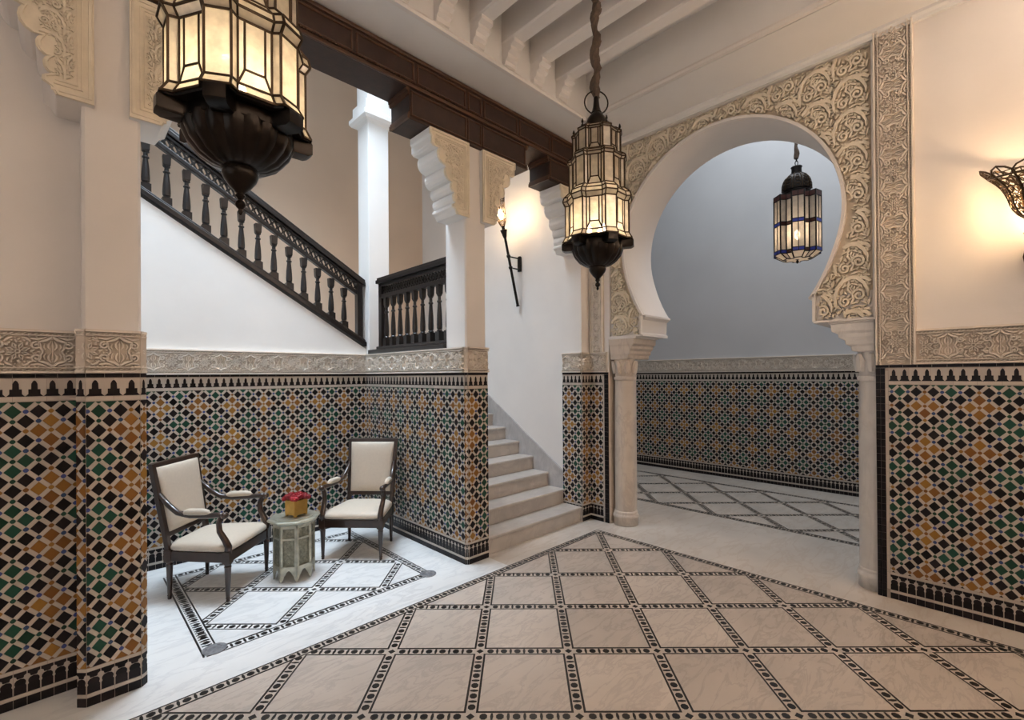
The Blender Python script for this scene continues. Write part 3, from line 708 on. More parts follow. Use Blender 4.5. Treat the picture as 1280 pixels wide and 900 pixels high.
end = empty('wall_bracket', (3.94, 3.13, 2.865), label='plain white lobed wall bracket under the far end of the dark beam', category='bracket')
hold = empty('pillar_hold'); bracket(hold, 3.945, -1, True)
for c in list(hold.children): c.parent = end; c.location = (-end.location.x, -end.location.y, -end.location.z)
bpy.data.objects.remove(hold)
pier = empty('corner_pier', (2.495, 4.82, 1.8), label='tall white square pier between the two black balustrades', category='pillar')
m = mb('plaster_white'); m.box(-.12, .125, -.115, .13, 0, 2.62); bevel(m.build('shaft', pier), .008, 2)
m = mb('plaster_white'); P = [(.13, .13), (.15, .15), (.18, .16), (.20, .19), (.20, .23), (.17, .26), (.17, .36)]
m.loops([[(-.12-(d-.13), -.115-(d-.13), 2.40+z), (.125+(d-.13), -.115-(d-.13), 2.40+z), (.125+(d-.13), .13+(d-.13), 2.40+z), (-.12-(d-.13), .13+(d-.13), 2.40+z)] for d, z in P]); m.build('capital', pier)
m = mb('plaster_white'); m.box(-.125, .125, -.12, .13, 2.74, 3.8); m.build('upper_shaft', pier)

# dark timber beam with stepped timber corbels
VB0, VB1 = 3.0, 3.29
beam = empty('timber_beam', (1.7, 3.14, 3.72), label='long dark carved wooden beam with framed panels over the pillars', category='beam')
O = beam.location
def wbox(name, parent, x0, x1, y0, y1, z0, z1, m='wood'):
    k = mb(m); k.box(x0-O.x, x1-O.x, y0-O.y, y1-O.y, z0-O.z, z1-O.z); return k.build(name, parent)
bevel(wbox('beam_body', beam, -3.0, 3.95, VB0+.006, VB1, 3.715, 3.965), .004, 1)
def frame_moulding(parent, x0, x1, z0, z1, y, name='panel_moulding'):
    k = mb('wood_edge'); w = .014
    for a in ((x0, x1, z0, z0+w), (x0, x1, z1-w, z1), (x0, x0+w, z0+w, z1-w), (x1-w, x1, z0+w, z1-w)):
        k.box(a[0]-O.x, a[1]-O.x, y-.010-O.y, y+.004-O.y, a[2]-O.z, a[3]-O.z)
    p = wbox('panel', parent, x0+w, x1-w, y-.001, y+.004, z0+w, z1-w)
    o = bevel(k.build(name, p), .003, 1)
cor = [(-.42, .78), (1.85, 3.10), (3.42, 3.95)]
x = -2.6
edges = [-2.6, -2.1, -1.6, -1.1, -.6, -.05, .12, .26, .45, .95, 1.42, 1.90, 2.39, 2.56, 2.99, 3.44, 3.92]
for a, b in zip(edges, edges[1:]):
    frame_moulding(beam, a+.012, b-.012, 3.762, 3.915, VB0+.006)
for z0, z1 in ((3.715, 3.745), (3.93, 3.958)):
    k = mb('wood_edge'); k.box(-3-O.x, 3.95-O.x, VB0-.010-O.y, VB0+.01-O.y, z0-O.z, z1-O.z)
    bevel(k.build('beam_moulding', beam), .006, 2)
k = mb('wood_edge')        # rope-like bead under the upper moulding
for i in range(340): k.box(-2.9+i*.02-O.x, -2.9+i*.02+.012-O.x, VB0-.012-O.y, VB0-O.y, 3.748-O.z, 3.757-O.z)
k.build('bead', beam, kind='stuff')
for a, b in cor:
    c = wbox('beam_corbel', beam, a, b, VB0+.012, VB1-.01, 3.485, 3.716); bevel(c, .004, 1)
    mid = (a+b)/2
    if b < 3.9:
        segs = ((a+.012, mid-.085), (mid-.075, mid+.075), (mid+.085, b-.012))
    else: segs = ((a+.012, b-.02),)
    for s0, s1 in segs: frame_moulding(c, s0, s1, 3.51, 3.70, VB0+.012)
    k = mb('wood_edge')
    for (x, sx) in ((a, -1), (b, 1)):
        if b > 3.9 and sx > 0: continue
        for z0, z1, d in ((3.485, 3.515, .018), (3.515, 3.535, .010), (3.665, 3.69, .014), (3.69, 3.716, .026)):
            k.box(min(x, x+sx*d)-O.x, max(x, x+sx*d)-O.x, VB0+.008-O.y, VB1-.012-O.y, z0-O.z, z1-O.z)
    k.build('corbel_moulding', c)

# ================================================================== COLUMNS OF THE ARCH
def column(loc, label, side):
    t = empty('marble_column', loc, label=label, category='column', group='columns carrying the horseshoe arch')
    r = .108 if side > 0 else .098; mm = 'marble_column' if side > 0 else 'marble_column_lit'
    bk = 1 if side > 0 else .86; m = mb(mm); m.lathe([(a_*bk, b_) for a_, b_ in [(.125, 0), (.125, .075), (.133, .085), (.133, .10), (.125, .112), (.118, .118), (.122, .13), (.118, .142), (.110, .148)]], 32); m.build('base', t, 'all')
    m = mb(mm); m.lathe([(r, .145), (r*1.0, .6), (r*.97, 1.2), (r*.92, 1.50)], 40); m.build('shaft', t, True)
    m = mb(mm); m.lathe([(r*.92, 1.50), (r*1.02, 1.505), (r*1.05, 1.52), (r*1.02, 1.535), (r*.92, 1.54)], 32); m.build('neck_ring', t, True)
    m = mb(mm); m.lathe([(r*.92, 1.54), (r*.90, 1.60), (r*.96, 1.66), (r*1.0, 1.70), (r*.98, 1.72)], 32)
    for i in range(8):
        a = i*PI/4; m.tube([(math.cos(a)*r*.95, math.sin(a)*r*.95, 1.57), (math.cos(a)*r*1.02, math.sin(a)*r*1.02, 1.65), (math.cos(a)*r*1.16, math.sin(a)*r*1.16, 1.70)], [.022, .030, .014], 6)
    m.build('neck', t, True)
    m = mb(mm); d0 = (-.115, .30)
    rings = []
    for k, z in ((0, 1.715), (.012, 1.725), (.014, 1.755), (.034, 1.77), (.036, 1.80), (.06, 1.825), (.062, 1.85), (.088, 1.87), (.092, 1.925)):
        x0, x1, hw = -.112-k*.15, .30+k*.15, .118
        y0, y1 = (-.098-k, .098+k*.2) if side > 0 else (-.02, .10+k*1.6)
        rings.append([(x0, y0, z), (x1, y0, z), (x1, y1, z), (x0, y1, z)])
    m.loops(rings); bevel(m.build('capital', t), .004, 1)
    m = mb('plaster'); m.box(-.12, .33, -.205 if side > 0 else -.02, .115 if side > 0 else .26, 1.925, 1.955); bevel(m.build('abacus', t), .006, 2)
    return t
column((4.205, 2.665, 0), 'warm veined marble column left of the arch beside the stairs', 1)
column((4.225, .572, 0), 'marble column painted paler as if corridor-lit, right of the arch half hidden by the wall', -1)
mjamb = mb('marble_column'); mjamb.box(4.10, 4.62, 2.783, 2.792, 0, 1.95); mjamb.build('jamb_slab', wall_stair)

# ================================================================== STAIRS
stair = empty('staircase', (3.27, 3.05, 0), label='grey marble staircase rising between the tiled wall and the torch', category='staircase')
N_ST = 12
for i in range(N_ST):
    v = 3.05+.236*i; z1 = .153*(i+1)
    m = mb('marble_step'); m.box(2.605-3.27, 3.944-3.27, v-3.05+.004, 5.9-3.05 if i == N_ST-1 else v+.236-3.05+.03, z1-.153 if i == 0 else z1-.16, z1-.028); s = m.build('step', stair)
    m = mb('marble_step'); m.box(2.605-3.27, 3.944-3.27, v-3.05-.014, 5.9-3.05 if i == N_ST-1 else v+.236-3.05+.01, z1-.028, z1); bevel(m.build('tread', s), .008, 2)
m = mb('marble_skirt'); m.extr([(3.29-3.05, .10), (3.29-3.05, .49), (3.29-3.05+2.3, .49+2.3*.648), (3.29-3.05+2.3, .10+2.3*.648)], 'x', 3.943-3.27, 3.964-3.27); m.build('skirting', stair)
m = mb('plaster'); m.box(2.45-3.27, 3.94-3.27, 5.88-3.05, 6.09-3.05, 1.60, 1.83); m.box(2.0-3.27, 3.94-3.27, 4.97-3.05, 5.9-3.05, 1.66, 1.83); m.build('landing', stair)
m = mb('plaster'); m.extr([(2.35-3.27, 1.60), (2.35-3.27, 1.86), (-1.45-3.27, 1.86+.6046*3.8), (-1.45-3.27, 1.60+.6046*3.8)], 'y', 4.97-3.05, 6.08-3.05); m.build('upper_flight', stair)

# ================================================================== BALUSTRADES
def baluster_mesh(h):
    m = mb('wood_black'); w = .028; k = h/.52
    m.box(-w, w, -w, w, 0, .095*k)
    m.lathe([(.020, .095*k), (.026, .104*k), (.018, .114*k), (.024, .125*k), (.025, .16*k), (.022, .25*k), (.016, .34*k), (.014, .365*k), (.021, .372*k), (.021, .384*k), (.014, .392*k), (.013, .425*k), (.022, .436*k), (.022, .445*k)], 10)
    m.loops([[(-a, -a, z), (a, -a, z), (a, a, z), (-a, a, z)] for a, z in ((.017, .442*k), (.021, .458*k), (.022, .50*k), (.024, h+.03))])
    me = bpy.data.meshes.new('baluster'); me.from_pydata(m.v, [], m.f); me.materials.append(MAT['wood_black']); return me
bal = empty('stair_balustrade', (1.0, 4.82, 1.9), label='sloping black wooden balustrade of the upper stair flight', category='balustrade')
B0 = bal.location; SL = .6046
zl = lambda u: 1.905+SL*(2.343-u)          # underside of the bottom rail
def sloped(name, u0, u1, dz0, dz1, y0, y1, parent, m='wood_black'):
    k = mb(m); k.extr([(u0-B0.x, zl(u0)+dz0-B0.z), (u1-B0.x, zl(u1)+dz0-B0.z), (u1-B0.x, zl(u1)+dz1-B0.z), (u0-B0.x, zl(u0)+dz1-B0.z)], 'y', y0-B0.y, y1-B0.y); return bevel(k.build(name, parent), .006, 2)
UA, UB = -.9, 2.34
sloped('bottom_rail', UA, UB+.03, -.005, .045, 4.745, 4.90, bal)
sloped('bottom_rail_cap', UA, UB+.02, .045, .062, 4.752, 4.89, bal)
sloped('middle_rail', UA, UB, .505, .55, 4.79, 4.85, bal)
sloped('upper_rail', UA, UB, .625, .655, 4.79, 4.85, bal)
sloped('handrail', UA, UB+.03, .655, .70, 4.765, 4.875, bal)
sloped('handrail_cap', UA, UB+.03, .70, .728, 4.775, 4.865, bal)
bme = baluster_mesh(.40)
u = 2.147+.138
while u > UA+.1:
    u -= .138; link('baluster', bme, bal, Matrix.Translation((u-B0.x, 4.82-B0.y, zl(u)+.062-.012-B0.z)) @ Matrix.Diagonal((1.2, 1.2, 1, 1)))
m = mb('wood_black'); m.box(2.285-B0.x, 2.345-B0.x, 4.785-B0.y, 4.855-B0.y, zl(2.31)+.03-B0.z, zl(2.31)+.66-B0.z); m.build('newel', bal)
m = mb('wood_black')          # turned lattice between the two upper rails
u = UA
while u < UB-.03:
    zc = zl(u)+.588-B0.z; uu = u-B0.x
    for a in (1, -1): m.bar((uu-.026, 0, zc+SL*.026-.040*a), (uu+.026, 0, zc-SL*.026+.040*a), .014)
    m.tube([(uu-.0, -.012, zc), (uu, .012, zc)], .014, 8)
    u += .052
m.build('lattice', bal, kind='stuff')
rail = empty('landing_balustrade', (2.44, 3.9, 1.80), label='level black wooden balustrade on the tiled alcove wall', category='balustrade')
def rb(name, v0, v1, z0, z1, hw, uc=0):
    k = mb('wood_black'); k.box(uc-hw, uc+hw, v0-3.9, v1-3.9, z0, z1); return bevel(k.build(name, rail), .006, 2)
rb('bottom_rail', 3.30, 4.70, .0, .045, .085); rb('bottom_rail_cap', 3.30, 4.56, .045, .075, .06)
rb('middle_rail', 3.30, 4.55, .585, .63, .03); rb('upper_rail', 3.30, 4.55, .715, .745, .03); rb('handrail', 3.30, 4.58, .745, .785, .055); rb('handrail_cap', 3.30, 4.58, .785, .81, .04)
k = mb('wood_black'); k.box(-.03, .03, 4.50-3.9, 4.56-3.9, .05, .76); k.build('newel', rail)
bme2 = baluster_mesh(.50)
for i in range(9): link('baluster', bme2, rail, Matrix.Translation((0, 3.345+i*.137-3.9, .072)) @ Matrix.Diagonal((1.05, 1.05, 1, 1)))
m = mb('wood_black')
for i in range(26):
    y = 3.33+i*.047-3.9
    for a in (1, -1): m.bar((0, y-.022, .672-.038*a), (0, y+.022, .672+.038*a), .013)
    m.tube([(-.012, y, .672), (.012, y, .672)], .012, 8)
m.build('lattice', rail, kind='stuff')

# ================================================================== ARMCHAIRS
def armchair(loc, rz, label):
    "square-backed armchair; local -y is its front"
    t = empty('armchair', loc, rz, label=label, category='chair', group='cream armchairs in the alcove')
    hw, hb, d0, d1 = .25, .20, -.22, .22           # half widths front/back, front and back legs
    def leg(x, y, back):
        m = mb('chair_wood')
        m.lathe([(.010, 0), (.013, .006), (.012, .02), (.015, .026), (.012, .034), (.013, .04), (.021, .235), (.024, .245), (.019, .252), (.025, .262), (.025, .268)], 12, (x, y))
        m.box(x-.025, x+.025, y-.025, y+.025, .268, .348); m.build('leg', t, True)
    leg(-hw, d0, 0); leg(hw, d0, 0); leg(-hb, d1, 1); leg(hb, d1, 1)
    m = mb('chair_wood')
    for (a, b) in (((-hw, d0), (hw, d0)), ((hw, d0), (hb, d1)), ((hb, d1), (-hb, d1)), ((-hb, d1), (-hw, d0))):
        A, B = Vector((*a, .305)), Vector((*b, .305)); dv = (B-A).normalized(); nv = Vector((dv.y, -dv.x, 0))
        m.prism([A+nv*.018+Vector((0, 0, -.032)), B+nv*.018+Vector((0, 0, -.032)), B-nv*.014+Vector((0, 0, -.032)), A-nv*.014+Vector((0, 0, -.032))], [A+nv*.018+Vector((0, 0, .036)), B+nv*.018+Vector((0, 0, .036)), B-nv*.014+Vector((0, 0, .036)), A-nv*.014+Vector((0, 0, .036))])
    bevel(m.build('seat_rail', t), .004, 2)
    m = mb('upholstery'); rings = []
    for k, z in ((.0, .338), (-.012, .350), (-.014, .372), (.0, .392), (.035, .408), (.085, .418), (.15, .424)):
        x0, x1, y0, y1 = hw+.012-k, hb+.012-k, d0-.012+k, d1+.0-k*.8
        ring = []
        for (ax, ay, bx, by) in ((-x0, y0, x0, y0), (x0, y0, x1, y1), (x1, y1, -x1, y1), (-x1, y1, -x0, y0)):
            for i in range(6): f = (i+.5)/6; ring.append((ax+(bx-ax)*f, ay+(by-ay)*f, z))
        rings.append(ring)
    m.loops(rings); o = m.build('seat_cushion', t, 'all'); sd = o.modifiers.new('sub', 'SUBSURF'); sd.levels = 1; sd.render_levels = 1
    # back: leaning square frame with padded panel
    lean = .10; zb0, zb1 = .455, .945
    def bp(x, z, off=0): return (x, d1+.005+(z-.35)*lean/.6+off, z)
    m = mb('chair_wood')
    for sx in (-1, 1): m.prism([bp(sx*(hb+.0)-.018, .33, -.016), bp(sx*hb+.018, .33, -.016), bp(sx*hb+.018, .33, .018), bp(sx*hb-.018, .33, .018)], [bp(sx*(hb+.022)-.018, zb1+.012, -.016), bp(sx*(hb+.022)+.018, zb1+.012, -.016), bp(sx*(hb+.022)+.018, zb1+.012, .018), bp(sx*(hb+.022)-.018, zb1+.012, .018)])
    for z0, z1 in ((zb0-.02, zb0+.018), (zb1-.02, zb1+.014)): m.prism([bp(-hb-.0, z0, -.016), bp(hb+.0, z0, -.016), bp(hb, z0, .018), bp(-hb, z0, .018)], [bp(-hb-.02, z1, -.016), bp(hb+.02, z1, -.016), bp(hb+.02, z1, .018), bp(-hb-.02, z1, .018)])
    bevel(m.build('back_frame', t), .005, 2)
    m = mb('upholstery'); rings = []
    for off, k in ((.012, 0), (-.020, 0), (-.030, .008), (-.037, .025), (-.042, .06), (-.044, .11)):
        ring = []; x0, x1, z0, z1 = hb-.012-k, hb+.006-k, zb0+.016+k, zb1-.018-k
        for (ax, az, bx, bz) in ((-x0, z0, x0, z0), (x0, z0, x1, z1), (x1, z1, -x1, z1), (-x1, z1, -x0, z0)):
            for i in range(5): f = i/5; ring.append(bp(ax+(bx-ax)*f, az+(bz-az)*f, off))
        rings.append(ring)
    m.loops(rings); o = m.build('back_cushion', t, 'all')
    for sx in (-1, 1):
        m = mb('chair_wood')        # sweeping arm from the back post to the scroll, then the curved support
        m.tube([bp(sx*(hb+.012), .74, -.01), (sx*(hb+.020), d1-.01, .665), (sx*(hb+.030), d1-.08, .615), (sx*(hb+.042), d1-.18, .597), (sx*(hw+.006), d0+.12, .600), (sx*(hw+.012), d0+.045, .606), (sx*(hw+.014), d0+.015, .600)], [.017, .019, .019, .019, .019, .020, .017], 8)
        m.lathe([(.012, -.022), (.022, -.014), (.024, 0), (.022, .014), (.012, .022)], 12)
        nv = len(m.v)-60
        for i in range(nv, len(m.v)): p = m.v[i]; m.v[i] = (sx*(hw+.014)+p[2], d0+.012+p[0], .602+p[1])
        arm = m.build('arm', t, 'all')
        m = mb('chair_wood'); m.tube([(sx*(hw+.013), d0+.03, .598), (sx*(hw+.010), d0+.055, .55), (sx*(hw+.006), d0+.052, .49), (sx*(hw+.002), d0+.018, .43), (sx*hw, d0-.004, .385), (sx*hw, d0-.002, .335)], [.018, .019, .020, .022, .024, .025], 8); m.build('arm_support', arm, 'all')
        m = mb('upholstery'); m.tube([(sx*(hb+.036), d1-.125, .607), (sx*(hb+.039), d1-.14, .616), (sx*(hb+.041), d1-.17, .622), (sx*(hw+.002), d0+.17, .625), (sx*(hw+.005), d0+.135, .620), (sx*(hw+.006), d0+.115, .612)], [.008, .020, .026, .026, .021, .008], 10, .9); m.build('arm_pad', arm, 'all')
    return t
ra = math.atan2(-.30, -.32)+PI/2           # front direction -> local -y
armchair((1.915, 3.962, 0), ra, 'cream upholstered armchair facing the camera, in the alcove corner')
armchair((.835, 4.05, 0), math.atan2(-.307, .316)+PI/2, 'cream upholstered armchair turned sideways, beside the left pillar')

# ================================================================== SIDE TABLE AND ROSES
tb = empty('side_table', (1.30, 3.84, 0), math.radians(10), label='octagonal hammered metal side table between the two armchairs', category='table')
def ngon(r, z, n=8, a0=PI/8): return [(r*math.cos(a0+2*PI*i/n), r*math.sin(a0+2*PI*i/n), z) for i in range(n)]
m = mb('silver_table'); m.loops([ngon(.150, .425), ngon(.165, .432), ngon(.190, .448), ngon(.192, .458), ngon(.186, .464)]); bevel(m.build('table_top', tb), .003, 1)
m = mb('silver_table'); m.lathe([(.145, .464), (.145, .469), (.135, .470), (.12, .466), (.0, .466)], 40); m.build('tray', tb, True)
m = mb('silver_dark'); m.loops([ngon(.135, .095), ngon(.143, .426)]); m.build('body', tb)
for i in range(8):
    a = PI/8+2*PI*i/8; b = a+PI/4; mid = (a+b)/2
    A = Vector((math.cos(a)*.146, math.sin(a)*.146, 0)); B = Vector((math.cos(b)*.146, math.sin(b)*.146, 0)); C = (A+B)/2
    Sx = (B-A).normalized(); Fr = Frame(C, Sx); w = (B-A).length/2
    m = mb('silver_table')         # raised frame of one side with pointed foot arch
    for s0, s1, t0, t1 in ((-w, -w+.014, .05, .425), (w-.014, w, .05, .425), (-w, w, .405, .425), (-w, w, .318, .332), (-w, w, .105, .118)):
        m.prism([Fr.p(s0, t0, -.006), Fr.p(s1, t0, -.006), Fr.p(s1, t1, -.006), Fr.p(s0, t1, -.006)], [Fr.p(s0, t0, .005), Fr.p(s1, t0, .005), Fr.p(s1, t1, .005), Fr.p(s0, t1, .005)])
    for sg in (-1, 1):
        P = [(sg*w, 0), (sg*w, .112), (0, .112), (0, .088), (sg*w*.30, .075), (sg*w*.48, .052), (sg*w*.60, .048), (sg*w*.72, .02)]
        if sg > 0: P = P
        m.prism([Fr.p(s, q, -.006) for s, q in P], [Fr.p(s, q, .004) for s, q in P])
    m.build('side_frame', tb)
    m = mb('silver_dark'); Kf = Frame(Fr.p(0, 0, -.002), Sx)
    for t0, t1 in ((.34, .40), (.125, .31)):
        ribbon(m, Kf, [(-w+.022, t0), (w-.022, t0), (w-.022, t1), (-w+.022, t1)], .004, .003, True)
        for q in range(3): ribbon(m, Kf, arc(0, t0+(t1-t0)*(.2+.3*q), .016, (t1-t0)*.12, 0, 2*PI, 8)[:-1], .004, .003, True)
    m.build('side_engraving', tb)
fb = empty('rose_box', (1.315, 3.835, .4715), math.radians(18), label='small golden cube vase packed with red roses on the side table', category='vase')
m = mb('gold')
for a in ((-.058, .058, -.058, -.052), (-.058, .058, .052, .058), (-.058, -.052, -.052, .052), (.052, .058, -.052, .052)): m.box(*a, .012, .125)
m.box(-.052, .052, -.052, .052, .012, .10); bevel(m.build('box', fb), .002, 1)
for x in (-.046, .046):
    for y in (-.046, .046): m = mb('gold'); m.box(x-.010, x+.010, y-.010, y+.010, 0, .013); m.build('foot', fb)
def rose_mesh():
    m = mb('rose')
    m.lathe([(.002, -.012), (.018, -.004), (.020, .008), (.013, .016), (.004, .018)], 12)
    for k in range(9):
        a = k*2.4; r = .008+.0016*k
        pts = [(r*math.cos(a+q*.45), r*math.sin(a+q*.45), .018+.004*math.sin(q*2)-k*.0012) for q in (-1.2, -.6, 0, .6, 1.2)]
        m.loops([[(x, y, z-.012) for x, y, z in pts], [(x*1.15, y*1.15, z+.002) for x, y, z in pts]], closed=False)
    me = bpy.data.meshes.new('rose'); me.from_pydata(m.v, [], m.f); me.materials.append(MAT['rose']); return me
rm = rose_mesh()
for i in range(5):
    for j in range(5):
        x, y = (i-2)*.028+random.uniform(-.005, .005), (j-2)*.028+random.uniform(-.005, .005)
        link('rose', rm, fb, Matrix.Translation((x, y, .135+.018*(1-(abs(i-2)+abs(j-2))/4)+random.uniform(-.004, .006))) @ Matrix.Rotation(random.uniform(0, 6), 4, 'Z') @ Matrix.Rotation(x*6, 4, 'Y') @ Matrix.Rotation(-y*6, 4, 'X') @ Matrix.Scale(1.15, 4))

# ================================================================== FACETED LANTERNS
NS = 6; LROT = math.radians(-60)
def star(r, pier=.034, step=.026):
    P = []
    for k in range(NS):
        a = LROT+2*PI*k/NS; d = Vector((math.cos(a), math.sin(a))); t = Vector((-d.y, d.x)); w = pier*r/.19; q = step*r/.19
        P += [d*(r-q)-t*w*1.25, d*r-t*w, d*r+t*w, d*(r-q)+t*w*1.25]
    return P
def lantern(loc, label):
    t = empty('lantern', loc, label=label, category='lantern', group='faceted glass lanterns hanging in the hall')
    # z, radius of the piers, split the wide bays
    lv = [(.300, .208), (.332, .190), (.520, .190), (.548, .206), (.575, .198), (.604, .166), (.775, .166), (.792, .176), (.806, .170), (.822, .143), (.940, .143), (.952, .150), (.975, .120), (.992, .066)]
    bays = {1, 5, 9}
    fr = mb('came_bronze')
    def pane(q):
        m = mb('seeded_glass'); m.poly(q); m.build('glass_pane', t)
    def lead(a, b, w=.0065): fr.bar(a, b, w)
    for k in range(len(lv)-1):
        (z0, r0), (z1, r1) = lv[k], lv[k+1]; A, B = star(r0), star(r1); n = len(A)
        for i in range(n):
            j = (i+1) % n; a, b, c, d = Vector((*A[i], z0)), Vector((*A[j], z0)), Vector((*B[j], z1)), Vector((*B[i], z1))
            lead(a, d); lead(d, c)
            if k == 0: lead(a, b)
            if i % 4 == 3 and k in bays:
                f = lambda x, y: (a*(1-x)+b*x)*(1-y)+(d*(1-x)+c*x)*y
                x0, x1, y0 = .20, .80, .24
                for q in ([f(0, 0), f(1, 0), f(x1, y0), f(x0, y0)], [f(0, 0), f(x0, y0), f(x0, 1), f(0, 1)], [f(x1, y0), f(1, 0), f(1, 1), f(x1, 1)], [f(x0, y0), f(x1, y0), f(x1, 1), f(x0, 1)]): pane(q)
                for p, q in (((0, 0), (x0, y0)), ((1, 0), (x1, y0)), ((x0, y0), (x1, y0)), ((x0, y0), (x0, 1)), ((x1, y0), (x1, 1))): lead(f(*p), f(*q), .006)
            elif k < len(lv)-2 : pane([a, b, c, d])
    fr.build('leadwork', t)
    m = mb('dark_bronze'); rings = []
    A = star(.143); rf = []
    for zz, rr in ((.975, .122), (.988, .075), (.996, .066)): rf.append([(*p, zz) for p in star(rr)])
    m.loops(rf); m.lathe([(.066, .99), (.068, 1.0), (.064, 1.03), (.055, 1.055), (.040, 1.075), (.030, 1.085), (.033, 1.092), (.028, 1.10), (.020, 1.13), (.016, 1.17), (.017, 1.18), (.012, 1.19), (.0, 1.195)], 20); m.build('dome_cap', t, True)
    for k in range(NS):
        a = LROT+2*PI*k/NS; m = mb('dark_bronze'); m.lathe([(.006, .95), (.009, .965), (.004, .975), (.008, .985), (.004, 1.0), (.001, 1.005)], 8, (math.cos(a)*.140, math.sin(a)*.140)); m.build('knob', t, True)
    m = mb('dark_bronze'); pts = [(.073*math.cos(2*PI*i/24), 0, 1.155+.073*math.sin(2*PI*i/24)) for i in range(25)]; m.tube(pts, .0045, 6); o = m.build('ring', t, True); o.rotation_euler = (0, 0, math.radians(-40))
    # lobed flange plate and fluted bowl
    m = mb('dark_bronze'); ring0 = []
    nseg = 96
    def fl(a, r0=.150, r1=.218):
        x = math.cos(NS*(a-LROT)); k = max(0, x-.35)/.65; return r0+(r1-r0)*min(1, k*2.2)
    rg = []
    for z, s_ in ((.248, .93), (.256, 1.0), (.290, 1.0), (.300, .97)): rg.append([(fl(2*PI*i/nseg)*s_*math.cos(2*PI*i/nseg), fl(2*PI*i/nseg)*s_*math.sin(2*PI*i/nseg), z) for i in range(nseg)])
    m.loops(rg)
    m.loops([[(*p, .292) for p in star(.200)], [(*p, .302) for p in star(.207)]]); m.build('flange', t, True)
    m = mb('dark_bronze')
    m.lathe([(.045, .142), (.075, .150), (.110, .172), (.138, .205), (.152, .238), (.150, .262)], 144, flute=lambda a, z: 1+.055*abs(math.sin(9*a))-.03)
    m.build('bowl', t, True)
    m = mb('dark_bronze'); m.lathe([(.050, .150), (.054, .144), (.050, .138), (.052, .128), (.046, .112), (.030, .09), (.018, .078), (.012, .07), (.015, .062), (.010, .056), (.007, .05), (.014, .042), (.016, .034), (.012, .026), (.006, .02), (.008, .012), (.005, .004), (.001, 0)], 24); m.build('finial', t, True)
    m = mb('dark_bronze'); m.tube([(0, 0, .28), (0, 0, .34)], .014, 10); m.build('lamp_stem', t, True)
    for k in range(3):
        a = 2*PI*k/3+.4; m = mb('bulb'); m.lathe([(.001, .33), (.010, .34), (.014, .36), (.010, .385), (.001, .40)], 10, (.05*math.cos(a), .05*math.sin(a))); m.build('bulb', t, 'all')
    # knotted cord sleeve up to the ceiling
    m = mb('rope'); top = 4.42-loc[2]; n = int((top-1.19)/.022); rings = []
    for i in range(n+1):
        z = 1.19+(top-1.19)*i/n; ph = i*.72; r = .017+.014*abs(math.sin(i*.36+.8*math.sin(i*.21))); cx, cy = .009*math.cos(ph), .009*math.sin(ph)
        rings.append([(cx+r*math.cos(q*PI/5+ph*.6)*(1+.18*math.sin(3*q+ph)), cy+r*math.sin(q*PI/5+ph*.6)*(1+.18*math.cos(2*q-ph)), z) for q in range(10)])
    m.loops(rings); m.build('cord_sleeve', t, True)
    return t
l2 = lantern((2.34, 1.67, 2.078), 'bronze and glass lantern hanging on its cord in front of the arch')
l1 = copy_tree(l2); l1.location = (.407, 1.67, 2.078); l1['label'] = 'large bronze and glass lantern nearest the camera, cut by the top edge'; l1.rotation_euler = (0, 0, math.radians(0))

